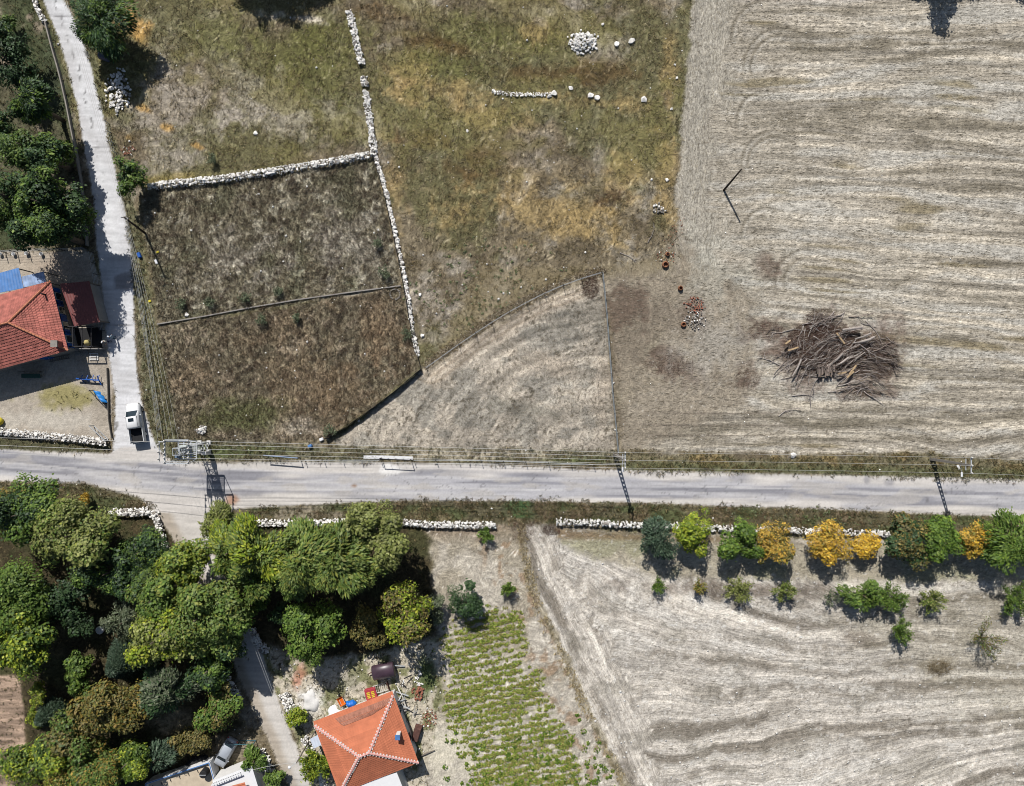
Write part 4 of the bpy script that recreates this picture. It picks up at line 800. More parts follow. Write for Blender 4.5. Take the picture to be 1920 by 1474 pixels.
T(345, 1050, 54, 10.0, 'lime', 'yellow tinged tree west of the dirt lane', 'broadleaf_tree', 'round', (1.2, 1), .28, 1.1, .25, 'poplar', PG)
T(300, 1118, 50, 10.0, 'poplar', 'green tree below the yellow tinged one west of the lane', 'broadleaf_tree', 'round', (1, 1), .28, 1.1, .25, 'mid', PG)
T(385, 1150, 70, 12.0, 'poplar', 'wide olive green tree overhanging the shaded lane', 'broadleaf_tree', 'round', (1.05, 1.1), .30, 1.15, .25, 'mid', PG)
T(300, 1195, 62, 11.0, 'olive', 'olive crowned tree with a yellow shoulder deep in the wood', 'broadleaf_tree', 'round', (1, 1), .28, 1.15, .25, 'lime', PG)
T(480, 1078, 36, 10.0, 'poplar', 'poplar in the rear row above the half shaded green tree', 'poplar_tree', 'feather', (1, 1.2), .30, 1.2, .25, 'mid', PG)
T(548, 1086, 34, 10.0, 'poplar', 'poplar in the rear row above the large round green tree', 'poplar_tree', 'feather', (1, 1.2), .30, 1.2, .25, 'mid', PG)
T(688, 1062, 36, 11.0, 'poplar', 'poplar below the yellow olive crowned tree', 'poplar_tree', 'feather', (1, 1.1), .30, 1.2, .25, 'olive', PG)
T(262, 1095, 34, 8.0, 'mid', 'mid green tree filling the gap behind the turning stone wall', 'broadleaf_tree', 'round', (1, 1), .26, 1.1, .2, 'dark', PG)
T(430, 1205, 34, 9.0, 'poplar', 'olive green tree whose crown tip hangs over the shaded lane bend', 'broadleaf_tree', 'round', (1, 1.1), .28, 1.1, .25, 'dark', PG)
WG = 'dense trees of the lower left wood'
T(45, 962, 62, 9.0, 'dark', 'dark green tree by the road at the wood corner', 'broadleaf_tree', 'round', (1.1, .9), .28, 1.1, .2, 'mid', WG)
T(20, 935, 30, 4.0, 'autumn', 'low yellow brown shrub at the road edge corner', 'shrub', 'round', (1.3, .6), .22, 1.0, .05, group=WG, cat='shrub')
T(143, 1000, 70, 10.0, 'olive', 'large pale olive tree in the wood behind the corner wall', 'broadleaf_tree', 'round', (1, .95), .28, 1.15, .2, 'poplar', WG)
T(158, 935, 9, 2.4, 'yellow', 'tiny golden yellow shrub above the pale olive tree', 'shrub', 'vase', leaf=.2, dens=1.0, group=WG, cat='shrub', stems=6)
T(268, 1033, 48, 7.5, 'dark', 'dark green tree just behind the turning stone wall', 'broadleaf_tree', 'round', (1, .9), .26, 1.15, .2, 'mid', WG)
T(208, 1072, 48, 8.0, 'dark', 'dark green tree below the pale olive one', 'broadleaf_tree', 'round', (1.05, .85), .26, 1.15, .2, 'mid', WG)
T(28, 1110, 70, 9.0, 'bright', 'bright green tree at the edge of the wood, upper of two', 'walnut_tree', 'round', (1, 1), .30, 1.0, .2, 'mid', WG)
T(35, 1195, 70, 9.5, 'bright', 'bright green tree at the edge of the wood, lower of two', 'walnut_tree', 'round', (1, 1), .30, 1.0, .2, 'lime', WG)
T(120, 1120, 48, 6.5, 'dark', 'shaded dark tree in the hollow of the wood', 'broadleaf_tree', 'round', (1, 1), .26, .7, .2, group=WG)
T(150, 1165, 30, 5.0, 'dark', 'small shaded tree beside the white scrap in the wood', 'broadleaf_tree', 'round', (1, 1), .26, .6, .2, group=WG)
T(235, 1165, 34, 5.0, 'grey', 'grey green feathery shrub beside the white scrap', 'shrub', 'feather', (1, 1.3), .24, 1.0, .05, group=WG, cat='shrub')
T(228, 1245, 46, 6.5, 'blue', 'bluish green spiky conifer in the wood', 'conifer_tree', 'cone', (1, 1), .34, .9, group=WG)
T(152, 1262, 34, 6.5, 'bright', 'narrow fresh green tree next to the conifer', 'broadleaf_tree', 'round', (.9, 1.3), .25, 1.1, .15, 'mid', WG)
T(195, 1325, 68, 9.0, 'autumn', 'big tree with olive and orange autumn leaves', 'broadleaf_tree', 'round', (1.1, .95), .27, 1.15, .2, 'brown', WG)
T(130, 1385, 48, 8.0, 'mid', 'green tree merging under the orange leaved one', 'broadleaf_tree', 'round', (1.1, 1), .27, 1.1, .2, 'brown', WG)
T(70, 1435, 58, 9.0, 'mid', 'green tree at the bottom corner of the wood', 'broadleaf_tree', 'round', (1.1, 1), .27, 1.15, .2, 'lime', WG)
T(165, 1450, 60, 9.0, 'mid', 'green tree at the bottom edge below the orange leaved one', 'broadleaf_tree', 'round', (1.1, 1), .27, 1.15, .2, 'autumn', WG)
T(238, 1430, 40, 7.0, 'bright', 'green tree at the bottom edge nearest the white terrace', 'broadleaf_tree', 'round', (1, 1), .26, 1.1, .2, 'lime', WG)
T(86, 1345, 26, 4.0, 'blue', 'bluish conifer shrub beside the tan strip field', 'conifer_tree', 'cone', (1.2, 1), .30, .9, group=WG)
T(70, 1300, 20, 3.2, 'lime', 'yellow green shrub beside the tan strip field, upper', 'shrub', 'round', (1, 1), .22, 1.0, .05, group=WG, cat='shrub')
T(62, 1350, 18, 2.6, 'lime', 'yellow green shrub beside the tan strip field, lower', 'shrub', 'round', (1, 1), .22, 1.0, .05, group=WG, cat='shrub')
T(330, 1290, 48, 8.0, 'grey', 'grey green feathery tree above the sunlit clearing', 'broadleaf_tree', 'feather', (1.05, .9), .28, 1.1, .2, 'dark', WG)
T(290, 1305, 24, 5.0, 'lime', 'light green tree left of the feathery grey one', 'broadleaf_tree', 'round', (1, 1.2), .24, 1.0, .2, group=WG)
T(392, 1255, 40, 8.0, 'dark', 'dark green tree leaning over the shaded lane', 'broadleaf_tree', 'round', (1.1, .9), .28, 1.0, .2, 'mid', WG)
T(414, 1325, 45, 6.0, 'mid', 'round green tree with an orange lower edge above the grey car', 'broadleaf_tree', 'round', (1, 1.05), .26, 1.1, .15, 'brown')
T(368, 1388, 30, 3.6, 'brown', 'olive brown bush next to the black heap, right of two', 'shrub', 'round', (1.1, .9), .22, 1.1, .05, cat='shrub')
T(335, 1402, 24, 3.4, 'brown', 'olive brown bush next to the black heap, left of two', 'shrub', 'round', (1.0, .9), .22, 1.1, .05, cat='shrub')
T(298, 1420, 30, 5.0, 'blue', 'bluish green feathery tree touching the white terrace', 'broadleaf_tree', 'feather', (1, 1.1), .26, 1.0, .1)
T(480, 1424, 24, 3.6, 'mid', 'dark green palm like shrub beside the white walled house', 'shrub', 'feather', (1, 1), .3, .9, .1, cat='shrub')
T(512, 1462, 20, 2.6, 'mid', 'small green shrub on the rubble bank', 'shrub', 'round', (1, 1), .22, 1.0, .05, cat='shrub')
T(555, 1345, 24, 3.0, 'lime', 'yellow green shrub between the dirt lane and orange roofed house', 'shrub', 'round', (1, .85), .23, 1.1, .05, cat='shrub')
T(588, 1436, 30, 3.6, 'lime', 'spiky yellow green bush at the west wall of orange roofed house', 'shrub', 'vase', leaf=.24, dens=1.7, cat='shrub', stems=20, mix='mid')
T(580, 1188, 62, 8.5, 'mid', 'large round green tree above the orange roofed house', 'broadleaf_tree', 'round', (1.02, .85), .28, 1.1, .2, 'bright')
T(760, 1150, 52, 9.0, 'lime', 'yellow green tree beside the dark tank', 'walnut_tree', 'round', (.95, 1.25), .28, 1.0, .2, 'brown')
T(690, 1180, 40, 6.0, 'brown', 'dim olive tree in the poplar shade', 'broadleaf_tree', 'round', (1, 1.1), .26, .8, .2)
T(812, 1142, 27, 3.6, 'grey', 'soft grey green bush right of the yellow green tree', 'shrub', 'feather', (1, 1.1), .22, 1.2, .05, cat='shrub')
T(872, 1134, 32, 4.2, 'dark', 'dark dense round tree at the top of the garden', 'broadleaf_tree', 'round', (1, 1.2), .22, 1.2, .1)
T(478, 1130, 30, 5.5, 'mid', 'half shaded green tree under the poplars', 'broadleaf_tree', 'round', (.8, 1.2), .26, .8, .2, 'dark')
T(530, 1150, 26, 5.0, 'dark', 'dark shaded small tree left of the large round green one', 'broadleaf_tree', 'round', (1, 1), .26, .8, .2)
LG = 'grove beside the concrete lane'
T(190, 38, 60, 7.5, 'dark', 'big dark green spiky tree beside the top of the concrete lane', 'conifer_tree', 'feather', (1, 1.1), .26, 1.25, .1, 'mid')
T(62, 192, 44, 9.5, 'dark', 'dark green tree slanting in the upper grove', 'broadleaf_tree', 'feather', (1.1, .85), .26, 1.2, .15, 'bright', LG)
T(62, 282, 55, 12.0, 'mid', 'green tree in the middle of the grove', 'broadleaf_tree', 'round', (1.1, .75), .27, 1.1, .15, 'dark', LG)
T(5, 255, 40, 10.0, 'mid', 'green tree at the picture edge of the grove', 'broadleaf_tree', 'round', (1, 1), .27, 1.1, .15, 'dark', LG)
T(92, 385, 60, 13.0, 'dark', 'big dark tree above the tiled house, nearer the lane', 'broadleaf_tree', 'round', (1, 1.1), .28, 1.1, .15, 'mid', LG)
T(20, 372, 62, 13.0, 'mid', 'big green tree above the tiled house, away from the lane', 'broadleaf_tree', 'round', (1, 1.1), .28, 1.1, .15, 'dark', LG)
T(76, 428, 50, 14.0, 'dark', 'tallest dark tree of the grove shading the concrete lane', 'broadleaf_tree', 'round', (1, 1.0), .28, 1.1, .2, 'mid', LG)
pass
T(18, 110, 50, 7.0, 'dark', 'very dark tree at the top of the grove', 'broadleaf_tree', 'round', (1, 1.3), .27, .9, .15, group=LG)
T(8, 40, 18, 3.0, 'mid', 'small green shrub at the top corner of grove', 'shrub', 'round', (1, 1), .24, 1.0, .05, group=LG, cat='shrub')
T(55, 145, 18, 2.6, 'autumn', 'thin yellow green shrub in the upper grove', 'shrub', 'round', (1.2, .8), .2, .7, .05, group=LG, cat='shrub')
T(240, 326, 31, 5.0, 'mid', 'small round green tree between concrete lane and white stone wall', 'broadleaf_tree', 'round', (1, 1.1), .25, 1.15, .15, 'dark')
# trees just beyond the upper edge whose shadows reach into the view
T(436, -120, 46, 8.0, 'dark', 'dark tree beyond the top edge casting the first shadow on the meadow', 'broadleaf_tree', 'feather', (.8, 1), .28, 1.0, .15)
T(505, -130, 52, 8.0, 'dark', 'dark tree beyond the top edge casting the bluish double shadow', 'broadleaf_tree', 'feather', (1, 1), .28, 1.0, .15)
T(560, -125, 40, 7.0, 'dark', 'dark tree beyond the top edge casting the short shadow', 'broadleaf_tree', 'feather', (.9, 1), .28, 1.0, .15)
T(1790, -140, 66, 8.5, 'dark', 'dark tree beyond the top edge shading the stubble field', 'broadleaf_tree', 'round', (.9, 1), .3, 1.0, .15)
T(1948, -140, 52, 7.0, 'dark', 'dark tree beyond the top corner shading the stubble field edge', 'broadleaf_tree', 'round', (1, 1), .3, 1.0, .15)
# thistle plants in the plots and a heap of pruned scrub
for px, py, r_, lb in ((338, 570, 12, 'pale dead thistle left of the concrete wall middle'), (392, 566, 10, 'pale dead thistle with green base in the upper plot'), (458, 558, 12, 'grey dead thistle above the concrete wall'), (520, 546, 10, 'dead thistle casting a black shadow near the wall'), (708, 456, 12, 'pale thistle beside the stone line, upper'), (720, 512, 14, 'pale thistle beside the stone line, lower'), (762, 625, 14, 'grey green thistle in the rusty plot by the mesh fence'), (490, 600, 12, 'dark dead thistle just below the concrete wall'), (555, 595, 9, 'thin dead thistle in the rusty plot'), (618, 806, 14, 'dark green weed clump at the foot of the dark fence'), (398, 298, 12, 'dark dead thistle in the upper left meadow')):
    T(px, py, r_, 1.3, 'grey', lb, 'thistle', 'vase', leaf=.16, dens=.35, cat='weed', stems=9, group='dead thistles in the plots')
# ------------------------------------------------------------------ buildings
TILE_A = mat_plain('weathered_red_tile', alb(176, 106, 94), 0.85, 0.42, 1.6, rnd=0.14, bump=0.3)
TILE_B = mat_plain('new_orange_tile', alb(204, 122, 88), 0.8, 0.16, 0.9, rnd=0.08)
MORTAR = mat_plain('pink_mortar', alb(226, 170, 160), 0.9, 0.25, 8)
RIDGE_A = mat_plain('clay_ridge', alb(196, 130, 100), 0.9, 0.3, 5)
WHITEW = mat_plain('white_render', alb(228, 226, 222), 0.85, 0.10, 1.2)
GREYW = mat_plain('grey_render', alb(150, 146, 142), 0.9, 0.15, 1.2)
BLUEP = mat_plain('blue_paint', alb(30, 92, 176), 0.6, 0.12, 3)
BLUES = mat_plain('blue_sheet', alb(86, 134, 194), 0.55, 0.22, 1.6, spec=0.4)
REDS = mat_plain('dark_red_sheet', alb(120, 62, 58), 0.6, 0.2, 2, spec=0.4)
DARKM = mat_plain('dark_steel', alb(58, 56, 58), 0.6, 0.25, 4, metal=0.2)
GALV = mat_plain('galvanised_steel', alb(208, 212, 214), 0.5, 0.2, 4, metal=0.3)
RUST = mat_plain('rusty_brown', alb(96, 66, 58), 0.8, 0.4, 3)
WOODG = mat_plain('grey_wood', alb(120, 112, 102), 0.9, 0.3, 4, streak=(1, 1, 6))
POLEW = mat_plain('tarred_wood', alb(60, 50, 42), 0.9, 0.3, 4)
WHITEP = mat_plain('white_paint', alb(240, 240, 240), 0.4, 0.04, 2, spec=0.5)
GLASS = mat_plain('dark_glass', (0.012, 0.02, 0.025), 0.08, 0.05, 2, spec=0.6)
BLACK = mat_plain('black_rubber', alb(34, 34, 36), 0.8, 0.2, 4)
GREENP = mat_plain('green_paint', alb(44, 84, 70), 0.6, 0.2, 3)
ORANGE = mat_plain('orange_plastic', alb(226, 110, 30), 0.5, 0.1, 3)
YELLOW = mat_plain('yellow_plastic', alb(226, 206, 60), 0.5, 0.1, 3)
SILVER = mat_plain('silver_paint', alb(190, 196, 204), 0.35, 0.06, 2, metal=0.15, spec=0.5)
WIRE = mat_plain('pale_cable', alb(206, 204, 198), 0.6, 0.1, 3)
NET = mat_plain('dark_shade_net', alb(48, 46, 44), 0.9, 0.4, 6)
NETG = mat_plain('grey_wire_net', alb(186, 192, 194), 0.8, 0.3, 6)
PORC = mat_plain('porcelain', alb(220, 216, 210), 0.3, 0.1, 3, spec=0.5)
SCRAP = mat_plain('bleached_scrap', alb(206, 202, 194), 0.8, 0.3, 3, rnd=0.2)

def tile_face(root, a, b, c, d, ncourse, mat, tw=.34, lift=.05, wave=.022, name='tile_course'):
    """a-b eave, c-d upper edge (c over b, d over a)"""
    a, b, c, d = (Vector(p) for p in (a, b, c, d)); nrm = (b - a).cross(d - a).normalized()
    if nrm.z < 0: nrm.negate()
    o = root.location
    for i in range(ncourse):
        t0, t1 = i / ncourse, (i + 1) / ncourse; p0, p1 = a.lerp(d, t0), b.lerp(c, t0); q0, q1 = a.lerp(d, t1), b.lerp(c, t1); L = (p1 - p0).length; n = max(1, int(round(L / tw))); mb = MB(); vs = []
        for k in range(n * 2 + 1):
            s = k / (n * 2); w = wave * (1 if k % 2 else -1); e = random.uniform(-.008, .008)
            vs += [p0.lerp(p1, s) + nrm * (lift + w + e) - o, q0.lerp(q1, s) + nrm * (w * .8 + .004) - o, p0.lerp(p1, s) - nrm * .03 - o]
        fs = []
        for k in range(n * 2): fs += [(k * 3, (k + 1) * 3, (k + 1) * 3 + 1, k * 3 + 1), (k * 3 + 2, (k + 1) * 3 + 2, (k + 1) * 3, k * 3)]
        mb.v = [tuple(v) for v in vs]; mb.f = fs; link(name, mb.mesh(name), mat, root)
def ridge(root, a, b, mat, r=.14, name='ridge_cap', step=.4, mort=None):
    a, b = Vector(a) - root.location, Vector(b) - root.location; L = (b - a).length; n = max(2, int(L / step)); mb = MB()
    for i in range(n):
        p, q = a.lerp(b, i / n), a.lerp(b, (i + .98) / n); mb.tube([p + Vector((0, 0, .05)), q + Vector((0, 0, .05))], [r * 1.08, r * .86], 7)
    o = mb.build(name, mat, root)
    if mort:
        m2 = MB(); d = (b - a).normalized(); s = Vector((-d.y, d.x, 0)).normalized()
        for i in range(n):
            for sg in (-1, 1):
                p = a.lerp(b, (i + .5) / n) + s * sg * r * 1.15; m2.box(p + Vector((0, 0, .02)), (.2 * random.uniform(.6, 1.2), .16, .1), random.uniform(0, 3))
        m2.build('mortar_bed', mort, o)
def hip_house(name, label, ne, se, re, du, L, mats, nc, he, wallmat, inset=.45, mort=None, lift=.05, wave=.022):
    """ne, se: eave corners on the visible end, re: ridge end, du: direction to the other end"""
    root = tag(thing(name, label, 'house', (se.x, se.y, 0)), kind='thing'); nw, sw = ne + du * L, se + du * L; mid = (ne + se) / 2; dE = (Vector((re.x, re.y, 0)) - Vector((mid.x, mid.y, 0))).length; rw = re + du * max(L - 2 * dE, .6)
    
    for f_ in ((ne, se, re, re), (se, sw, rw, re), (nw, ne, re, rw), (sw, nw, rw, rw)): tile_face(root, *f_, nc, mats[0], lift=lift, wave=wave)
    for p, q in ((ne, re), (se, re), (re, rw), (nw, rw), (sw, rw)): ridge(root, p, q, mats[1], mort=mort)
    o = root.location; c = (ne + se + nw + sw) / 4
    inn = [p + (c - p).normalized() * inset * 1.4 for p in (ne, se, sw, nw)]; mb = MB(); mb.prism([(p.x - o.x, p.y - o.y) for p in inn], -.1, he - .06); w = mb.build('wall', wallmat, root)
    mb = MB(); k = [p - o - Vector((0, 0, .05)) for p in (ne, se, sw, nw, re, rw)]; mb.add(k, [(0, 1, 4), (1, 2, 5, 4), (2, 3, 5), (3, 0, 4, 5), (3, 2, 1, 0)]); mb.build('roof_deck', GREYW, root)
    return root, inn, (nw, sw, rw)
# --- red tiled house
he = 3.3; NE, SE, RE = W(95, 527, he), W(128, 657, he), W(15, 605, 5.4); du = (W(0, 692, he) - SE).normalized()
hA, inn, _ = hip_house('tiled_house', 'house with weathered red tiled hip roof beside the concrete lane', NE, SE, RE, du, 14.0, (TILE_A, RIDGE_A), 14, he, GREYW)
oA = hA.location; e0, e1 = inn[0], inn[1]; ed = (e1 - e0).normalized(); en = Vector((-ed.y, ed.x, 0)); en = en if en.dot(e0 - (inn[2] + inn[3]) / 2) > 0 else -en; rzE = math.atan2(ed.y, ed.x)
for t in (.16, .38, .62, .84):
    p = e0.lerp(e1, t) + en * .04 - oA; mb = MB(); mb.box((p.x, p.y, 1.75), (1.0, .12, 1.2), rzE); w = mb.build('window', WHITEP, hA); mb = MB(); q = p + en * .07; mb.box((q.x, q.y, 1.75), (.84, .05, 1.05), rzE); mb.build('pane', GLASS, w)
    for s_ in (-1, 1):
        mb = MB(); q = p + ed * s_ * .85 + en * .05; mb.box((q.x, q.y, 1.75), (.55, .06, 1.25), rzE); mb.build('shutter', BLUEP, w)
s0 = inn[1].lerp(inn[2], .3) - oA; mb = MB(); mb.box((s0.x, s0.y - .05, 1.05), (1.0, .1, 2.1), math.atan2(du.y, du.x)); d_ = mb.build('door', BLUEP, hA); mb = MB(); mb.box((s0.x + .35, s0.y - .14, 1.05), (.05, .08, .14)); mb.build('handle', GALV, d_)
cp = W(106, 645, 4.1) - oA; mb = MB(); mb.box((cp.x, cp.y, 3.9), (.7, .7, 1.3)); ch = mb.build('chimney', TILE_A, hA); mb = MB(); mb.box((cp.x, cp.y, 4.6), (.86, .86, .12)); mb.build('chimney_cap', CONC, ch)
cp = W(83, 552, 3.9) - oA; mb = MB(); mb.tube([(cp.x, cp.y, 3.4), (cp.x, cp.y, 4.5)], .1, 8); mb.build('stove_pipe', BLACK, hA)
# --- red shed roof beside the house
def sheet_roof(name, label, pxs, h0, hs, mat, posts=True, cat='shed', th=.06, wall=None, corr=.35):
    pts = [W(px, py, h) for (px, py), h in zip(pxs, hs)]; o = Vector((sum(p.x for p in pts) / len(pts), sum(p.y for p in pts) / len(pts), 0)); root = tag(thing(name, label, cat, o), kind='thing')
    a, b, c, d = [p - o for p in pts[:4]]; n = max(2, int((b - a).length / corr)); mb = MB()
    for i in range(n * 2 + 1):
        s = i / (n * 2); w = .02 * (1 if i % 2 else -1); p, q = a.lerp(b, s), d.lerp(c, s); mb.v += [(p.x, p.y, p.z + w), (q.x, q.y, q.z + w), (p.x, p.y, p.z - th), (q.x, q.y, q.z - th)]
    for i in range(n * 2):
        k = i * 4; mb.f += [(k, k + 4, k + 5, k + 1), (k + 2, k + 3, k + 7, k + 6), (k, k + 2, k + 6, k + 4), (k + 1, k + 5, k + 7, k + 3)]
    mb.f += [(0, 1, 3, 2), (n * 8, n * 8 + 2, n * 8 + 3, n * 8 + 1)]; mb.build('roof_sheet', mat, root)
    if posts:
        for p in (a, b, c, d):
            q = p * .93; mb = MB(); mb.box((q.x, q.y, (p.z - th) / 2 - .05), (.12, .12, p.z - th + .1)); mb.build('post', WOODG, root)
    if wall:
        mb = MB(); mb.prism([(p.x * .9, p.y * .9) for p in (a, b, c, d)], -.1, min(p.z for p in (a, b, c, d)) - .12); mb.build('wall', wall, root)
    return root
sheet_roof('shed', 'shed with dark red sheet roof between tiled house and lane', [(112, 532), (167, 527), (187, 604), (139, 612)], 0, (2.9, 2.5, 2.5, 2.9), REDS, wall=GREYW)
sheet_roof('canopy', 'blue sheet canopy with peeling white patches behind the tiled house', [(-20, 517), (35, 502), (44, 540), (-20, 553)], 0, (2.9, 2.9, 3.0, 3.0), BLUES, cat='canopy')
sheet_roof('canopy', 'small blue and white sheet canopy next to the larger blue one', [(40, 519), (82, 509), (86, 529), (45, 539)], 0, (2.8, 2.8, 2.9, 2.9), mat_plain('peeling_blue_sheet', alb(150, 172, 206), 0.6, 0.5, 1.0), cat='canopy')
# open porch south of the shed
o = W(165, 632, 0); root = thing('porch_frame', 'dark open porch frame below the red shed roof', 'porch', o)
for dx, dy in ((-1.7, 1.2), (1.7, 1.2), (1.9, -1.4), (-1.7, -1.4)): MB().box((dx, dy, 1.1), (.12, .12, 2.3)).build('post', DARKM, root)
for y in (1.2, -1.4): MB().bar((-1.7, y, 2.2), (1.8, y, 2.2), .12).build('beam', DARKM, root)
for x in (-1.7, -.6, .6, 1.8): MB().bar((x, 1.2, 2.28), (x, -1.4, 2.28), .08).build('rafter', DARKM, root)
MB().box((.3, -1.62, .5), (4.2, .12, 1.0)).build('parapet', GREYW, root)
MB().box((0.1, -.1, .03), (3.6, 2.6, .06)).build('floor_mat', BLACK, root)  # black sheet painting in the dark interior of the porch
mb = MB(); mb.lathe([(.001, .0), (.36, .04), (.42, .3), (.36, .6), (.16, .74), (.1, .8), (.001, .8)], n=10); tag(mb.build('sack', mat_plain('straw_sack', alb(196, 180, 120), .9, .2), None, True, loc=W(167, 643, 0) + Vector((0, 0, .06))), 'straw coloured sack standing in the dark porch', 'sack')
# --- orange roofed house
he = 3.1; NE, SE, RE = W(738, 1303, he), W(785, 1430, he), W(692, 1412, 5.2); NWp, SWp = W(594, 1362, he), W(632, 1486, he); du = (((NWp - NE) + (SWp - SE)) / 2).normalized(); L_ = ((NWp - NE).length + (SWp - SE).length) / 2
hB, innB, _ = hip_house('orange_roof_house', 'house with bright orange hip roof and pink ridge mortar', NE, SE, RE, du, L_, (TILE_B, MORTAR), 15, he, WHITEW, mort=WHITEW, lift=.04, wave=.008)
oB = hB.location
mb = MB(); a, b = NE - oB, NE + du * L_ - oB; nn = Vector((-du.y, du.x, 0)); nn = nn if nn.y > 0 else -nn
OLDT = mat_plain('old_brown_tile', alb(168, 116, 96), .9, .3, 2.5, rnd=.15); tile_face(hB, NE + du * L_ + nn * .5 - Vector((0, 0, .12)), NE + nn * .5 - Vector((0, 0, .12)), NE + Vector((0, 0, .03)), NE + du * L_ + Vector((0, 0, .03)), 2, TILE_B, name='eave_course')
# repaired strip of older tiles on the north slope
nup = (RE - NE); mid_top = lambda s, t: NE + du * L_ * s + (Vector((RE.x, RE.y, RE.z)) - (NE + du * (RE - NE).dot(du))) * t + Vector((0, 0, .07))
tile_face(hB, mid_top(.74, .02), mid_top(.02, .02), mid_top(.10, .15), mid_top(.70, .15), 2, OLDT, name='old_tile_course'); tile_face(hB, mid_top(.70, .16), mid_top(.12, .16), mid_top(.3, .24), mid_top(.66, .24), 1, OLDT, name='old_tile_course')
cp = W(747, 1378, 4.0) - oB; mb = MB(); mb.box((cp.x, cp.y, 4.0), (.5, .5, 1.3)); ch = mb.build('chimney', WHITEW, hB); MB().box((cp.x, cp.y, 4.7), (.62, .62, .1)).build('chimney_cap', BLUES, ch)
for t in (.25, .7):
    p = innB[0].lerp(innB[1], t) - oB; dd = (innB[1] - innB[0]).normalized(); ex = Vector((-dd.y, dd.x, 0)); ex = ex if ex.x > 0 else -ex; p = p + ex * .04; mb = MB(); mb.box((p.x, p.y, 1.6), (1.1, .12, 1.2), math.atan2(dd.y, dd.x)); w = mb.build('window', WHITEP, hB); q = p + ex * .06; MB().box((q.x, q.y, 1.6), (.95, .05, 1.05), math.atan2(dd.y, dd.x)).build('pane', GLASS, w)
p0 = [W(664, 1472, 3.0), W(744, 1449, 3.0), W(762, 1494, 3.0), W(682, 1516, 3.0)]; o = Vector((p0[0].x, p0[0].y, 0)); rt = thing('flat_annex', 'white flat roofed annex against the orange roofed house', 'annex', o); mb = MB(); mb.prism([(p.x - o.x, p.y - o.y) for p in p0][::-1], 2.85, 3.0); mb.build('roof_slab', WHITEP, rt); mb = MB(); cc = sum((p - o for p in p0), Vector()) / 4; mb.prism([((p.x - o.x - cc.x) * .93 + cc.x, (p.y - o.y - cc.y) * .93 + cc.y) for p in p0][::-1], -.1, 2.84); mb.build('wall', WHITEW, rt)
sheet_roof('awning', 'pale blue sheet awning on the west wall of orange roofed house', [(581, 1386), (596, 1378), (603, 1397), (588, 1404)], 0, (2.3, 2.5, 2.5, 2.3), mat_plain('pale_sheet', alb(214, 222, 234), .5, .08, 2), cat='awning')
# --- white terrace house at the lower edge
h_ = 1.9; pt = [W(273, 1470, h_), W(392, 1430, h_), W(412, 1500, h_), W(292, 1540, h_)]; o = Vector((pt[0].x, pt[0].y, 0)); rt = tag(thing('terrace_house', 'white house with flat beige terrace and blue edged parapet', 'house', o), kind='thing'); q = [p - o for p in pt]
mb = MB(); mb.prism([(p.x, p.y) for p in q][::-1], -.1, h_ - .5); mb.build('wall', WHITEW, rt); mb = MB(); mb.prism([(p.x * .985 + .05, p.y * .985 - .05) for p in q][::-1], h_ - .49, h_ - .42); mb.build('terrace_floor', mat_plain('beige_terrace', alb(206, 190, 166), .9, .15, 1.5), rt)
for i in range(4):
    a, b = q[i], q[(i + 1) % 4]; a = Vector((a.x, a.y, h_ - .25)); b = Vector((b.x, b.y, h_ - .25)); MB().bar(a, b, .22, .5).build('parapet', WHITEP, rt); u = Vector((0, 0, .28)); MB().bar(a + u, b + u, .1, .05).build('parapet_trim', BLUES, rt)
for i in range(7):
    p = q[0].lerp(q[1], (i + .5) / 7) + Vector((.1, -.55, 0)); MB().bar((p.x, p.y, h_ - .3), (p.x + .1, p.y - .4, h_ - .38), .06).build('roof_bracket', DARKM, rt)
p = W(381, 1452, 2.4); mb = MB(); mb.lathe([(.001, 0), (.5, 0), (.5, 1.0), (.44, 1.08), (.001, 1.12)], n=18); wt = mb.build('water_tank', BLACK, None, loc=(p.x, p.y, h_ - .42)); tag(wt, 'round black water tank on the beige terrace', 'water tank'); MB().bar((-.42, 0, 1.13), (.42, 0, 1.13), .06).build('lid_bar', GALV, wt)
h2 = 2.7; pt = [W(398, 1464, h2), W(470, 1436, h2), W(490, 1500, h2), W(416, 1530, h2)]; o = Vector((pt[0].x, pt[0].y, 0)); rt = tag(thing('balustrade_house', 'white walled house with balustrade and orange roof at the lower edge', 'house', o), kind='thing'); q = [p - o for p in pt]
mb = MB(); mb.prism([(p.x, p.y) for p in q][::-1], -.1, h2 - .12); mb.build('wall', WHITEW, rt); mb = MB(); mb.prism([(p.x * 1.02, p.y * 1.02) for p in q][::-1], h2 - .11, h2); mb.build('roof_slab', WHITEP, rt)
for i in range(12):
    p = q[0].lerp(q[1], (i + .3) / 16) + Vector((.12, -.25, 0)); MB().box((p.x, p.y, h2 + .3), (.09, .09, .6)).build('baluster', WHITEP, rt)
a, b = q[0] + Vector((.12, -.25, .63)), q[0].lerp(q[1], .77) + Vector((.12, -.25, .63)); MB().bar(a, b, .16, .08).build('handrail', WHITEP, rt)
zz = Vector((0, 0, .05)); tile_face(rt, q[0].lerp(q[3], .95) + o + zz, q[0].lerp(q[3], .28) + o + q[0] * 0 + zz + Vector((-.4, 0, 0)), q[1].lerp(q[2], .38) + o + Vector((-1.0, 0, .8)), q[1].lerp(q[2], 1.0) + o + Vector((-1.0, 0, .8)), 7, TILE_B)
MB().box((W(397, 1450).x, W(397, 1450).y, .7), (1.6, 1.6, 1.4), .3).build('bin_store', BLACK, None); tag(bpy.data.objects['bin_store'], 'black boxy bin store between the terrace and balustrade house', 'bin')  # black box put in for the dark shade between the two houses
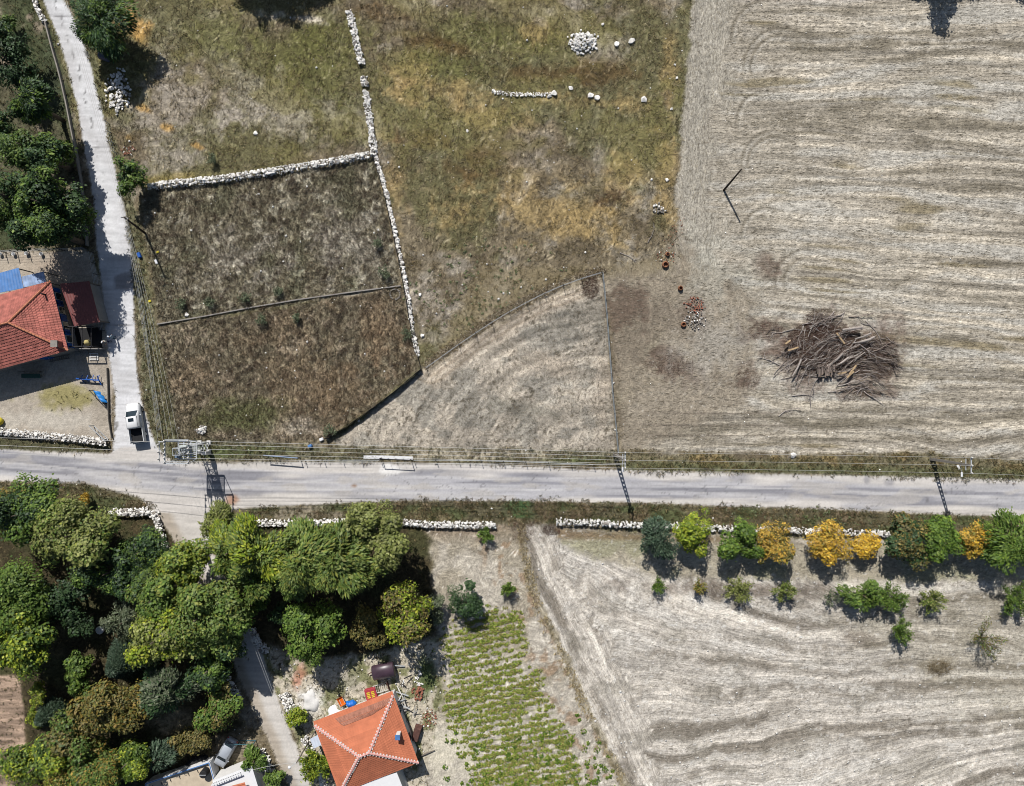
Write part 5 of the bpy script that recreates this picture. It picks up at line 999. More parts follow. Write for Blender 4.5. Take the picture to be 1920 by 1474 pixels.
# ------------------------------------------------------------------ vehicles
def loft(secs, close=True):
    mb = MB(); n = len(secs[0])
    for s in secs: mb.v += [tuple(p) for p in s]
    for i in range(len(secs) - 1):
        for k in range(n): mb.f.append((i * n + k, i * n + (k + 1) % n, (i + 1) * n + (k + 1) % n, (i + 1) * n + k))
    if close: mb.f.append(tuple(range(n))[::-1]); mb.f.append(tuple(range((len(secs) - 1) * n, len(secs) * n)))
    return mb
def rsec(y, w, z0, z1, tw=None, r=.12):
    """rounded car section across x at station y; tw = half width at the top"""
    tw = tw or w; return [(-w, y, z0 + r), (-w + r, y, z0), (w - r, y, z0), (w, y, z0 + r), (w, y, (z0 + z1) * .5), (tw, y, z1 - r), (tw - r, y, z1), (-tw + r, y, z1), (-tw, y, z1 - r), (-w, y, (z0 + z1) * .5)]
def wheel(root, x, y, r=.37, w=.24):
    mb = MB(); mb.tube([(x - w / 2, y, r), (x - w / 2 + .04, y, r), (x + w / 2 - .04, y, r), (x + w / 2, y, r)], [r * .9, r, r, r * .9], 18); t = mb.build('wheel', BLACK, root); s = 1 if x > 0 else -1; mb = MB(); mb.tube([(x + s * (w / 2 - .02), y, r), (x + s * (w / 2 + .015), y, r)], [r * .62, r * .58], 14); mb.build('rim', GALV, t)
def pickup(px, py, heading, label):
    c = W(px, py, .9); root = thing('pickup_truck', label, 'pickup', (c.x, c.y, 0), heading)
    loft([rsec(2.62, .62, .45, .85), rsec(2.55, .80, .40, 1.0, .74), rsec(2.25, .92, .38, 1.08, .84), rsec(1.75, .94, .36, 1.15, .86), rsec(1.4, .94, .36, 1.18, .88), rsec(.2, .94, .36, 1.18, .90), rsec(-.72, .94, .36, 1.18, .90)]).build('body', WHITEP, root, smooth=True)
    loft([rsec(1.62, .86, 1.08, 1.20, .80, .05), rsec(.86, .88, 1.10, 1.76, .68, .10), rsec(.1, .88, 1.10, 1.82, .68, .10), rsec(-.5, .88, 1.10, 1.80, .68, .10), rsec(-.74, .88, 1.10, 1.62, .70, .10)]).build('cabin', WHITEP, root, smooth=True)
    MB().add([(-.76, 1.60, 1.235), (.76, 1.60, 1.235), (.62, .90, 1.765), (-.62, .90, 1.765)], [(0, 1, 2, 3)]).build('windscreen', GLASS, root)
    for s in (-1, 1):
        MB().add([(s * .875, 1.2, 1.26), (s * .885, -.62, 1.26), (s * .725, -.52, 1.68), (s * .715, .78, 1.68)], [(0, 1, 2, 3)]).build('side_window', GLASS, root)
        MB().box((s * 1.04, .95, 1.22), (.2, .1, .16)).build('mirror', WHITEP, root, bevel=.03)
        MB().box((s * .70, 2.50, .84), (.30, .16, .16)).build('headlight', PORC, root, bevel=.03); MB().box((s * .86, -2.62, .92), (.12, .06, .32)).build('tail_light', mat_red, root)
        MB().box((s * .90, -1.65, .80), (.09, 1.86, .66)).build('bed_side', WHITEP, root, bevel=.02)
        for y in (1.62, -1.62): wheel(root, s * .82, y)
    MB().box((0, -1.65, .62), (1.72, 1.86, .06)).build('bed_floor', BLACK, root); MB().box((0, -.76, .9), (1.72, .06, .52)).build('bed_front', BLACK, root)
    MB().box((0, -2.60, .82), (1.80, .07, .60)).build('tailgate', mat_plain('grey_tailgate', alb(120, 124, 130), .5, .1), root, bevel=.015); MB().box((0, -2.72, .5), (1.8, .16, .14)).build('bumper', GALV, root, bevel=.03)
    MB().box((0, .42, 1.825), (.72, .46, .02)).build('sunroof', GLASS, root); return root
mat_red = mat_plain('red_lens', alb(160, 26, 22), .3, .05, 2)
pickup(253, 793, math.atan2(-11, 72) * -1 * -1 if False else math.radians(8.5), 'white pickup truck with empty bed parked at the lane mouth')
def hatch(px, py, heading, label):
    c = W(px, py, .8); root = thing('parked_car', label, 'car', (c.x, c.y, 0), heading)
    loft([rsec(2.02, .60, .42, .72), rsec(1.95, .74, .36, .84, .68), rsec(1.5, .82, .34, .94, .74), rsec(.9, .83, .32, 1.0, .78), rsec(0, .84, .32, 1.02, .80), rsec(-1.4, .83, .34, 1.02, .78), rsec(-1.95, .74, .38, .98, .70), rsec(-2.0, .62, .42, .8)]).build('body', SILVER, root, smooth=True)
    loft([rsec(1.0, .76, .95, 1.06, .70, .04), rsec(.35, .78, .95, 1.44, .60, .09), rsec(-.3, .78, .95, 1.49, .62, .09), rsec(-1.2, .78, .95, 1.46, .62, .09), rsec(-1.75, .74, .95, 1.12, .62, .05)]).build('cabin', SILVER, root, smooth=True)
    MB().add([(-.66, 1.02, 1.075), (.66, 1.02, 1.075), (.54, .40, 1.455), (-.54, .40, 1.455)], [(0, 1, 2, 3)]).build('windscreen', GLASS, root); MB().add([(.58, -1.74, 1.15), (-.58, -1.74, 1.15), (-.54, -1.26, 1.475), (.54, -1.26, 1.475)], [(0, 1, 2, 3)]).build('rear_window', GLASS, root)
    for s in (-1, 1):
        MB().add([(s * .775, .72, 1.06), (s * .785, -1.5, 1.06), (s * .645, -1.2, 1.38), (s * .645, .3, 1.38)], [(0, 1, 2, 3)]).build('side_window', GLASS, root); MB().box((s * .92, .7, 1.04), (.18, .09, .13)).build('mirror', SILVER, root, bevel=.02); MB().box((s * .6, 1.9, .74), (.26, .14, .12)).build('headlight', PORC, root, bevel=.02); MB().box((s * .66, -1.98, .84), (.18, .08, .2)).build('tail_light', mat_red, root)
        for y in (1.25, -1.25): wheel(root, s * .74, y, .3, .2)
    return root
hatch(423, 1411, math.atan2(-26, -46) * -1 + math.pi if False else math.radians(150.5), 'silver hatchback parked under the round green tree')
# ------------------------------------------------------------------ power line
def lattice_pole(px, py, h, label, lamp=True):
    b = W(px, py, 0); root = thing('lattice_pole', label, 'power pole', b, 0, 'lattice power poles along the road')
    mb = MB()
    for s in (-1, 1): mb.add([(s * .24 - .05, -.16, -.1), (s * .24 + .05, -.16, -.1), (s * .24 + .05, .16, -.1), (s * .24 - .05, .16, -.1), (s * .11 - .04, -.11, h), (s * .11 + .04, -.11, h), (s * .11 + .04, .11, h), (s * .11 - .04, .11, h)], [(3, 2, 1, 0), (4, 5, 6, 7), (0, 1, 5, 4), (1, 2, 6, 5), (2, 3, 7, 6), (3, 0, 4, 7)])
    mb.build('shaft', CONC, root); mb = MB(); n = 13
    for i in range(n + 1): z = .3 + (h - .6) * i / n; w = .24 - .13 * z / h; mb.box((0, 0, z), (2 * w, .2 - .06 * z / h, .16))
    mb.build('rungs', CONC, root)
    ca = MB(); ca.bar((.05, -1.05, h - .1), (.05, 1.05, h - .1), .12); ca.build('crossarm', GALV, root); ca = MB(); ca.bar((-.1, -.7, h - .9), (-.1, .7, h - .9), .09); ca.build('lower_crossarm', GALV, root)
    for y in (-.95, 0, .95): mb = MB(); mb.lathe([(.001, 0), (.07, 0), (.12, .08), (.07, .14), (.11, .2), (.05, .3), (.001, .3)], (.05, y, h - .04), 8); mb.build('insulator', PORC, root, True)
    if lamp: mb = MB(); mb.tube([(0, -.1, h - 2.2), (.05, -.7, h - 1.9), (.05, -1.1, h - 1.88)], .035, 6); mb.build('lamp_arm', GALV, root); mb = MB(); mb.box((.05, -1.35, h - 1.88), (.26, .6, .13)); mb.build('lamp_head', WHITEP, root, bevel=.04)
    return root, b
pA, bA = lattice_pole(1153, 852, 8.2, 'lattice concrete power pole at the corner of the triangular plot'); pB, bB = lattice_pole(1747, 861, 8.1, 'lattice concrete power pole near the orange orchard tree')
# transformer tower
tb = W(384, 838, 0); tw = thing('transformer_tower', 'steel lattice transformer tower at the lane junction', 'transformer tower', tb)
hT = 8.0; wb, wt_ = .62, .42
cn = lambda z, i: Vector(((wb + (wt_ - wb) * z / hT) * (1, 1, -1, -1)[i], (wb + (wt_ - wb) * z / hT) * (1, -1, -1, 1)[i], z))
for i in range(4): MB().bar(cn(-.1, i), cn(hT, i), .11).build('tower_leg', GALV, tw)
nb = 9
for i in range(4):
    mb = MB()
    for k in range(nb):
        z0, z1 = hT * k / nb, hT * (k + 1) / nb; j = (i + 1) % 4; mb.bar(cn(z0, i), cn(z1, j), .05); mb.bar(cn(z1, i), cn(z1, j), .05)
    mb.build('bracing', GALV, tw)
for i in range(4): c = cn(0, i); MB().box((c.x, c.y, .12), (.5, .5, .36)).build('footing', WHITEW, tw)
# platform and head frame
for z, e in ((5.0, 1.15), (7.9, 1.45)):
    for s in (-1, 1): MB().bar((-e, s * e, z), (e, s * e, z), .12).build('frame_beam', GALV, tw); MB().bar((s * e, -e, z), (s * e, e, z), .12).build('frame_beam', GALV, tw)
for s in (-1, 1): MB().bar((s * .45, -1.15, 5.0), (s * .45, 1.15, 5.0), .14).build('platform_joist', GALV, tw)
for i in range(9): y = -1.1 + i * .27; MB().bar((-1.1, y, 5.1), (1.1, y, 5.1), .12, .03).build('platform_slat', GALV, tw)
for s in (-1, 1):
    for q_ in (-1, 1): MB().bar((s * 1.45, q_ * 1.45, 7.9), (s * 1.15, q_ * 1.15, 5.0), .07).build('strut', GALV, tw)
tr_ = MB().box((0.0, .35, 5.75), (.9, .62, 1.2)).build('transformer_tank', mat_plain('grey_green_tank', alb(196, 204, 202), .5, .1), tw, bevel=.04)
for i in range(8): MB().box((-.4 + i * .115, -.02, 5.7), (.03, .18, .95)).build('cooling_fin', GALV, tr_)
for x in (-.28, 0, .28): mb = MB(); mb.lathe([(.001, 0), (.06, 0), (.1, .08), (.06, .14), (.1, .2), (.06, .26), (.09, .32), (.03, .4), (.001, .4)], (x, .35, 6.35), 8); mb.build('bushing', PORC, tr_, True)
MB().box((-.95, -.75, 5.5), (.5, .45, .8)).build('switch_box', mat_plain('blue_grey_box', alb(110, 130, 150), .5, .1), tw, bevel=.02)
MB().box((.75, -.7, 1.3), (.6, .45, 1.5)).build('meter_cabinet', WHITEW, tw, bevel=.02)
for y in (-1.3, -.75, -.2, .4, .95, 1.35):
    for x in (-1.45, 1.45): mb = MB(); mb.lathe([(.001, 0), (.07, 0), (.12, .08), (.07, .14), (.12, .2), (.05, .3), (.001, .3)], (x, y, 7.96), 8); mb.build('insulator', PORC, tw, True)
for y in (1.25, -1.25): MB().bar((-2.3, y, 7.75), (1.6, y, 7.75), .09).build('side_arm', GALV, tw)
MB().bar((-2.2, -1.25, 7.75), (-2.2, 1.25, 7.75), .08).build('side_arm', GALV, tw)
for y in (-.9, 0, .9): mb = MB(); mb.lathe([(.001, 0), (.08, 0), (.13, .1), (.07, .2), (.12, .3), (.001, .4)], (-2.2, y, 7.8), 8); mb.build('insulator', PORC, tw, True)
# leaning wooden poles
def wood_pole(px, py, d, h, label, arm=False):
    b = W(px, py, 0); root = thing('wooden_pole', label, 'power pole', b); t = Vector((d[0], d[1], h)); mb = MB(); mb.tube([(-d[0] * .02, -d[1] * .02, -.15), t * .5, t], [.15, .125, .1], 10); mb.build('shaft', POLEW, root, True)
    if arm:
        mb = MB(); mb.bar(t * .97 + Vector((-.5, .1, 0)), t * .97 + Vector((.5, -.1, 0)), .08); mb.build('crossarm', POLEW, root)
        for x in (-.4, .4): mb = MB(); mb.lathe([(.001, 0), (.06, 0), (.09, .08), (.04, .16), (.001, .16)], tuple(t * .97 + Vector((x, -x * .2, .04))), 8); mb.build('insulator', PORC, root, True)
    return b + t
topL = wood_pole(273, 438, (.8, .5), 6.6, 'leaning dark wooden pole at the concrete lane by the weedy plot', True)
wood_pole(1357, 357, (.6, 1.1), 5.4, 'leaning dark wooden pole standing alone in the stubble field')
def cable(a, b, sag, name, label, r=.028, group=None, n=18):
    a, b = Vector(a), Vector(b); pts = []
    for i in range(n + 1): s = i / n; p = a.lerp(b, s); p.z -= 4 * sag * s * (1 - s); pts.append(p - a)
    mb = MB(); mb.tube(pts, r, 5); return tag(mb.build(name, WIRE, None, loc=a), label, 'cable', group)
g1 = 'cables between transformer tower and corner pole'
for y0, y1, z1, od in ((1.35, .95, 8.2, 'northernmost'), (.95, .45, 8.2, 'second'), (.4, 0, 8.2, 'third'), (-.2, -.4, 8.2, 'fourth'), (-.75, -.95, 8.2, 'fifth')): cable(tb + Vector((1.45, y0, 8.25)), bA + Vector((.05, y1, z1 + .2)), .5, 'power_cable', '%s pale cable from the field side between transformer tower and corner pole' % od, .02, g1)
cable(tb + Vector((1.45, -1.3, 7.2)), bA + Vector((0, -.75, 6.4)), .3, 'power_cable', 'lowest power cable between transformer tower and corner pole', .024)
g2 = 'cables between the two lattice poles'
for y0, od in ((.95, 'field side'), (0, 'middle'), (-.95, 'road side')): cable(bA + Vector((.05, y0, 8.4)), bB + Vector((.05, y0, 8.3)), .6, 'power_cable', '%s one of three thin cables between the two lattice poles' % od, .014, g2)
g3 = 'cables leaving past the last lattice pole'
for y0, od in ((.95, 'field side'), (-.95, 'road side')): cable(bB + Vector((.05, y0, 8.3)), Vector((78, bB.y - 1 + y0, 8.0)), .4, 'power_cable', '%s thin cable leaving the view past the last lattice pole' % od, .014, g3)
g4 = 'cables from transformer tower down the west road'
for y0, od in ((1.2, 'yard side'), (0, 'middle'), (-1.2, 'road side')): cable(tb + Vector((-1.45, y0, 8.2)), Vector((-82, tb.y + 1.4 + y0 * .6, 7.6)), .6, 'power_cable', '%s one of three pale cables leading west from the transformer tower' % od, .022, g4)
g5 = 'cables from transformer tower to the leaning pole'
for k, (x, y) in enumerate(((-2.2, 1.2), (-1.6, 1.2), (-.9, 1.3), (-.3, 1.3), (.3, 1.3))): cable(tb + Vector((x, y, 8.0)), topL + Vector((-.3 + .14 * k, .05, -.25 + .04 * k)), .5, 'power_cable', '%s from the lane of five thin cables between tower and leaning pole' % ('first', 'second', 'third', 'fourth', 'fifth')[k], .010, g5)
g6 = 'cables leading up the concrete lane from the leaning pole'
for k in range(3): cable(topL + Vector((-.2 + .2 * k, 0, -.1)), Vector((-63 + .3 * k, 72, 6.4)), .6, 'power_cable', '%s of three thin cables leading up the lane from the leaning pole' % ('westmost', 'middle', 'eastmost')[k], .016, g6)
# street lamp by the orange roofed house
b = W(580, 1389, 0); root = thing('street_lamp', 'street lamp on a grey pole beside the orange roofed house', 'street lamp', b); mb = MB(); mb.tube([(0, 0, -.1), (0, 0, 5.6)], [.11, .08], 8); mb.build('pole', WOODG, root, True); mb = MB(); mb.tube([(0, 0, 5.4), (-.4, -.25, 5.7), (-.75, -.45, 5.75)], .035, 6); mb.build('arm', GALV, root); mb = MB(); mb.lathe([(.001, .12), (.16, .1), (.22, 0), (.14, -.08), (.001, -.1)], (-.85, -.52, 5.72), 12); mb.build('lamp_head', WHITEP, root, True)
cable(b + Vector((0, 0, 5.5)), W(472, 1444, 3.4), .25, 'power_cable', 'cable from the street lamp to the balustrade house', .02); cable(b + Vector((0, 0, 5.5)), tb + Vector((0, -1.3, 7.6)), .8, 'power_cable', 'long cable over the dirt lane from tower to street lamp', .013)
cable(b + Vector((.05, 0, 5.3)), tb + Vector((.4, -1.3, 7.3)), .8, 'power_cable', 'second long cable over the dirt lane beside the street lamp', .013)
# ------------------------------------------------------------------ fences and gates
def fence(path, h, gap, label, net=None, wires=0, postmat=DARKM, pw=.07, name='wire_fence', nh=None):
    P_, L = path_pts(path); root = tag(thing(name, label, 'fence', P_[0]), kind='thing'); o = P_[0]; n = max(1, round(L[-1] / gap)); pm = MB().box((0, 0, h / 2 - .1), (pw, pw, h + .2)).mesh('post'); pm.materials.append(postmat)
    pts = [along(P_, L, L[-1] * i / n)[0] - o for i in range(n + 1)]
    for p in pts: link('post', pm, None, root, p, (random.uniform(-.04, .04), random.uniform(-.04, .04), 0))
    for k in range(wires):
        mb = MB(); z = h * (k + 1) / (wires + .3); mb.tube([p + Vector((0, 0, z)) for p in pts], .013, 4); mb.build('wire', GALV, root)
    if net:
        m_ = max(2, int(L[-1] / .5)); mb = MB(); nh = nh or h * .95
        for i in range(m_ + 1):
            p, nn = along(P_, L, L[-1] * i / m_); p = p - o; w = random.uniform(-.03, .03); mb.v += [(p.x + nn.x * .012, p.y + nn.y * .012, .02), (p.x + nn.x * (w + .012), p.y + nn.y * (w + .012), nh), (p.x + nn.x * (w - .012), p.y + nn.y * (w - .012), nh), (p.x - nn.x * .012, p.y - nn.y * .012, .02)]
            if i:
                k = i * 4
                for q in range(4): mb.f.append((k - 4 + q, k - 4 + (q + 1) % 4, k + (q + 1) % 4, k + q))
        mb.build('net', net, root)
    return root
fence([(698, 288), (712, 332), (724, 378), (736, 432), (751, 502), (762, 562), (772, 622), (790, 692)], .75, 3.0, 'dark mesh fence along the single line of stones', NET)
fence([(790, 692), (740, 735), (690, 772), (650, 800), (612, 822)], .85, 2.5, 'dark mesh fence slanting between rusty plot and triangular plot', NET)
fence([(800, 690), (870, 640), (940, 594), (1010, 556), (1070, 530), (1126, 513)], 1.3, 2.6, 'thin wire fence on the slanting side of the triangular plot', None, 3, name='wire_fence')
fence([(1129, 512), (1136, 580), (1142, 660), (1148, 740), (1154, 800), (1158, 848)], 1.1, 2.8, 'grey green mesh fence down the east side of triangular plot', NETG, postmat=GALV)
fence([(572, 862), (640, 862), (714, 862)], 1.1, 2.85, 'short wire fence run between the dark gate and the white footed gate', None, 3)
fence([(776, 862), (850, 862), (940, 864), (1030, 867), (1112, 870)], 1.1, 3.0, 'long roadside wire fence of the triangular plot', None, 3)
fence([(232, 372), (244, 430), (256, 490), (268, 560), (280, 640), (294, 740), (304, 806)], 1.1, 2.8, 'wire fence on pale kerb between lane and weedy plots', None, 3, GALV)
fence([(204, 232), (212, 262), (218, 288)], 1.1, 1.5, 'short wire fence beside the pink brick rubble', None, 2, GALV)
fence([(-12, 474), (40, 473), (90, 470), (135, 470), (166, 468)], 1.5, 1.6, 'dark slatted courtyard fence above the tiled house', None, 4, DARKM, .09)
fence([(176, 474), (184, 520), (192, 580), (196, 620)], 1.3, 1.5, 'dark railing between the red shed and the lane', None, 4, DARKM, .06, 'railing')
def gate(p0, p1, h, label, mat, bars=5, infill=None, name='metal_gate', z0=.08):
    a, b = Vector((*G2(*p0), 0)), Vector((*G2(*p1), 0)); root = thing(name, label, 'gate', a); d = b - a
    for t in (0, 1): MB().bar(d * t + Vector((0, 0, -.1)), d * t + Vector((0, 0, h)), .09).build('gate_post', mat, root)
    for z in (z0, h - .05): MB().bar(Vector((0, 0, z)), d + Vector((0, 0, z)), .07).build('rail', mat, root)
    for i in range(1, bars): MB().bar(d * (i / bars) + Vector((0, 0, z0)), d * (i / bars) + Vector((0, 0, h - .05)), .035).build('bar', mat, root)
    if infill: MB().bar(Vector((0, 0, (h + z0) / 2)) + d * .01, d * .99 + Vector((0, 0, (h + z0) / 2)), .025, h - z0 - .15).build('infill_panel', infill, root)
    return root
gate((503, 853), (563, 858), 1.35, 'dark framed gate with pale blue top rail beside the road', DARKM, 3)
MB().bar(Vector((*G2(501, 852), 1.42)), Vector((*G2(564, 857), 1.42)), .12, .06).build('gate_canopy', mat_plain('pale_blue_metal', alb(150, 166, 190), .5, .1), None); tag(bpy.data.objects['gate_canopy'], 'narrow pale blue strip capping the dark framed gate', 'gate top')
gate((716, 858), (771, 861), 1.6, 'open barred gate with white footing beside the road', DARKM, 4)
o_ = ribbon_wall([(682, 857), (720, 857), (774, 859)], .42, .16, WHITEP, 'white_footing', 'white limed footing strip under the open barred gate', 'footing')
gate((176, 732), (200, 757), 1.1, 'yard gate with a bright blue tarp hung over it', DARKM, 3); 
P0, P1 = Vector((*G2(183, 733), 0)), Vector((*G2(198, 754), 0)); mb = MB(); n = 10
for i in range(n + 1):
    p = P0.lerp(P1, i / n); w = .1 * math.sin(i * 1.7); mb.v += [(p.x + .55 + w, p.y - .1, .42 + .1 * math.sin(i)), (p.x + .1, p.y + .06, 1.16), (p.x - .16 + w * .4, p.y - .1, .6)]
    if i: k = i * 3; mb.f += [(k - 3, k - 2, k + 1, k), (k - 2, k - 1, k + 2, k + 1)]
tag(mb.build('tarp', mat_plain('bright_blue_tarp', alb(36, 132, 210), .5, .12, 3), None, True), 'bright blue tarp draped over the yard gate', 'tarp')
gate((176, 798), (203, 823), 1.1, 'narrow silver yard gate at the stone wall end', GALV, 4)
gate((437, 1388), (480, 1388), 1.2, 'blue green garden gate beside the dirt lane', mat_plain('teal_paint', alb(70, 110, 120), .6, .1), 5)
# ------------------------------------------------------------------ things in the yards
o = W(62, 701, 0); r = thing('garden_bench', 'grey and green garden bench in the shade of the tiled house', 'bench', o); MB().box((0, -.28, .44), (2.5, .55, .06)).build('seat', GREENP, r); MB().box((0, .32, .75), (2.8, .1, .5)).build('backrest', WOODG, r)
for x in (-1.1, 1.1):
    for y in (-.45, .25): MB().box((x, y, .2), (.08, .08, .44)).build('leg', DARKM, r)
o = W(170, 712, 0); r = thing('plough', 'bright blue tractor plough lying at the yard edge', 'plough', o); MB().bar((-1.6, .15, .55), (1.5, -.1, .55), .16).build('beam', BLUEP, r)
for i in range(4):
    x = -1.0 + i * .75; MB().bar((x, .1 - x * .08, .55), (x + .15, -.35, .1), .09).build('tine', BLUEP, r); MB().add([(x - .1, -.25, .02), (x + .35, -.62, .05), (x + .42, -.5, .34), (x + .1, -.15, .36), (x + .38, -.55, .2)], [(0, 1, 4), (1, 2, 4), (2, 3, 4), (3, 0, 4)]).build('share', GALV if i % 2 else BLUEP, r); MB().bar((x, .1, .55), (x + .1, .62, .3), .07).build('coulter_arm', BLUEP, r)
MB().bar((1.4, -.1, .5), (1.4, .5, .9), .1).build('hitch', BLUEP, r); MB().bar((1.4, -.1, .5), (1.6, -.7, .3), .1).build('hitch', BLUEP, r)
mb = MB(); mb.lathe([(.001, .0), (.5, .05), (.6, .4), (.4, .75), (.001, .85)], n=10); tag(mb.build('sack', YELLOW, None, True, loc=W(1, 790, 0)), 'bright yellow sack at the picture edge of the yard', 'sack')
o = W(112, 672, 0); r = thing('ladder', 'wooden ladder lying along the tiled house wall', 'ladder', o, .18)
for y in (-.22, .22): MB().bar((-1.4, y, .08), (1.4, y, .08), .07).build('stile', WOODG, r)
for i in range(9): MB().bar((-1.2 + i * .3, -.22, .09), (-1.2 + i * .3, .22, .09), .045).build('rung', WOODG, r)
o = W(177, 669, 0); r = thing('pallet', 'white slatted pallet at the yard corner', 'pallet', o)
for i in range(5): MB().box((0, -.4 + i * .2, .14), (1.2, .1, .03)).build('slat', WHITEW, r)
for x in (-.5, .5): MB().box((x, 0, .06), (.1, 1.0, .1)).build('runner', WHITEW, r)
for px, py, lb in ((146, 663, 'grey stone slab beside the pallet, left of two'), (161, 661, 'grey stone slab beside the pallet, nearer it')):
    tag(MB().prism([(-.4, -.3), (.3, -.34), (.42, .1), (.1, .34), (-.35, .26)], 0, .1).build('stone_slab', CONC, None, loc=W(px, py, 0), bevel=.02), lb, 'slab', 'slabs by the pallet', 'thing')
for i, (px, py, lb) in enumerate(((28, 472, 'white bucket on the courtyard fence, leftmost'), (52, 471, 'white bucket on the courtyard fence, second'), (3, 472, 'white bucket at the picture edge of courtyard fence'), (80, 472, 'white bucket on the courtyard fence, last'))):
    mb = MB(); mb.lathe([(.001, 0), (.18, 0), (.24, .4), (.22, .4), (.17, .05), (.001, .05)], n=12); tag(mb.build('bucket', WHITEP, None, True, loc=W(px, py + 5, 0)), lb, 'bucket', 'buckets along the courtyard fence')
o = W(202, 104, 0); r = thing('trailer', 'dark blue tarp covered trailer in the conifer shade', 'trailer', o, -.35); MB().box((0, 0, .65), (1.6, 1.9, .7), taper=.8).build('tarp_cover', mat_plain('navy_tarp', alb(84, 88, 112), .6, .2), r, bevel=.08); MB().bar((0, 1.0, .4), (0, 1.9, .35), .1).build('drawbar', DARKM, r)
for s in (-1, 1): wheel(r, s * .75, -.2, .28, .18)
for px, py, mt, lb, nm, d in ((262, 479, BLUEP, 'small bright blue plastic box on the lane verge', 'plastic_box', (.45, .8, .35)), (296, 473, YELLOW, 'small yellow plastic bag on the weedy verge', 'plastic_bag', (.4, .3, .16)), (582, 836, BLUES, 'small blue plastic canister near the dark mesh fence', 'canister', (.6, .4, .4)), (281, 565, YELLOW, 'yellow plastic scrap hanging by the lane fence', 'plastic_scrap', (.4, .35, .12)), (603, 824, WHITEP, 'white plastic sack at the foot of the dark mesh fence', 'plastic_sack', (.6, .45, .3)), (1797, 876, WHITEP, 'white board lying on the verge by the last lattice pole', 'board', (.35, .7, .06)), (293, 491, WHITEP, 'white plastic sheet scrap beside the leaning pole shadow', 'plastic_sheet', (.4, .7, .1))):
    x, y = G2(px, py); tag(MB().box((0, 0, d[2] / 2), d, .4, .85).build(nm, mt, None, bevel=.05, loc=(x, y, 0)), lb, nm.replace('_', ' '))
# white junk in the wood
mb = MB(); mb.lathe([(.001, 0), (.5, .05), (.55, .4), (.4, .55), (.3, .4), (.001, .3)], n=12); tag(mb.build('scrap_tub', WHITEP, None, True, loc=W(190, 1180, 0)), 'white plastic tub lying in the dark hollow of the wood', 'tub')
# tank and clutter north of the orange roofed house
o = W(722, 1252, 0); r = thing('trailer_tank', 'dark maroon metal tank trailer behind the orange roofed house', 'tank', o, .2); secs = []
for x in (-1.45, -1.38, 1.38, 1.45):
    k = .9 if abs(x) > 1.4 else 1; secs.append([(x, math.cos(a) * 1.0 * k, 1.15 + math.sin(a) * .65 * k) for a in [math.pi * 2 * i / 16 for i in range(16)]])
loft(secs).build('tank_shell', mat_plain('maroon_tank', alb(74, 56, 66), .4, .3, 1.5, spec=.5), r, True); MB().box((0, -1.15, .45), (2.6, .16, .16)).build('chassis', RUST, r); MB().bar((-1.4, 0, .5), (-2.2, -.2, .45), .1).build('drawbar', RUST, r)
for s in (-1, 1): mb = MB(); mb.tube([(s * .7, -1.1, .34), (s * .7, -.9, .34)], .34, 12); mb.build('wheel', BLACK, r)
o = W(697, 1299, 0); r = thing('crate', 'red crate with yellow grids among the scrap', 'crate', o, .25); MB().box((0, 0, .3), (1.5, 1.5, .6)).build('box', mat_plain('red_crate', alb(176, 62, 70), .6, .15), r, bevel=.03)
for x in (-.3, .3):
    for i in range(4): MB().box((x, -.35 + i * .22, .62), (.42, .12, .04)).build('grid_bar', YELLOW, r)
o = W(642, 1312, 0); r = thing('wheelbarrow', 'orange wheelbarrow with grey handles by the wall', 'wheelbarrow', o, .5); mb = MB(); mb.add([(-.3, -.4, .3), (.3, -.4, .3), (.3, .4, .3), (-.3, .4, .3), (-.42, -.55, .62), (.42, -.55, .62), (.42, .6, .62), (-.42, .6, .62)], [(0, 1, 2, 3), (0, 1, 5, 4), (1, 2, 6, 5), (2, 3, 7, 6), (3, 0, 4, 7)]); mb.build('tray', ORANGE, r)
for x in (-.25, .25): MB().bar((x, .5, .25), (x * 1.3, -1.5, .55), .05).build('handle', GALV, r)
mb = MB(); mb.tube([(-.06, .75, .2), (.06, .75, .2)], .2, 12); mb.build('wheel', BLACK, r)
def crumple(name, px, py, sx, sy, hgt, mat, label, cat, seed=1):
    x0, y0 = G2(px, py); n = 9; g = np.linspace(-1, 1, n); gx2, gy2 = np.meshgrid(g, g); z = hgt * np.clip(1 - gx2 ** 4 - gy2 ** 4, 0, 1) * (.35 + .9 * vn(gx2 * 2.2 + 9, gy2 * 2.2 + 9, seed)); ang = .3
    dx_, dy_ = gx2 * np.sqrt(1 - gy2 ** 2 / 2), gy2 * np.sqrt(1 - gx2 ** 2 / 2); th_ = np.arctan2(dy_, dx_); kk = 1 + .16 * np.sin(2 * th_ + seed) + .12 * np.sin(3 * th_ + seed * 2) + .1 * np.sin(5 * th_ + seed * 3); V = np.stack([dx_ * sx * kk, dy_ * sy * kk, z - .02 + .05 * (np.hypot(dx_, dy_) < .9)], -1).reshape(-1, 3); ii = np.arange(n * n).reshape(n, n); F = np.stack([ii[:-1, :-1], ii[:-1, 1:], ii[1:, 1:], ii[1:, :-1]], -1).reshape(-1, 4)
    return tag(link(name, np_mesh(name, V, F), mat, None, (x0, y0, 0), (0, 0, ang)), label, cat)
crumple('tarp', 658, 1319, .75, .5, .5, mat_plain('royal_blue_tarp', alb(20, 110, 206), .5, .15, 3), 'crumpled royal blue tarp at the north wall of orange roofed house', 'tarp', 3)
crumple('plaster_heap', 583, 1316, 1.2, 1.3, .4, mat_plain('white_lime', alb(226, 224, 220), .95, .12, 2, bump=.5), 'heap of white lime in the yard', 'lime heap', 5)
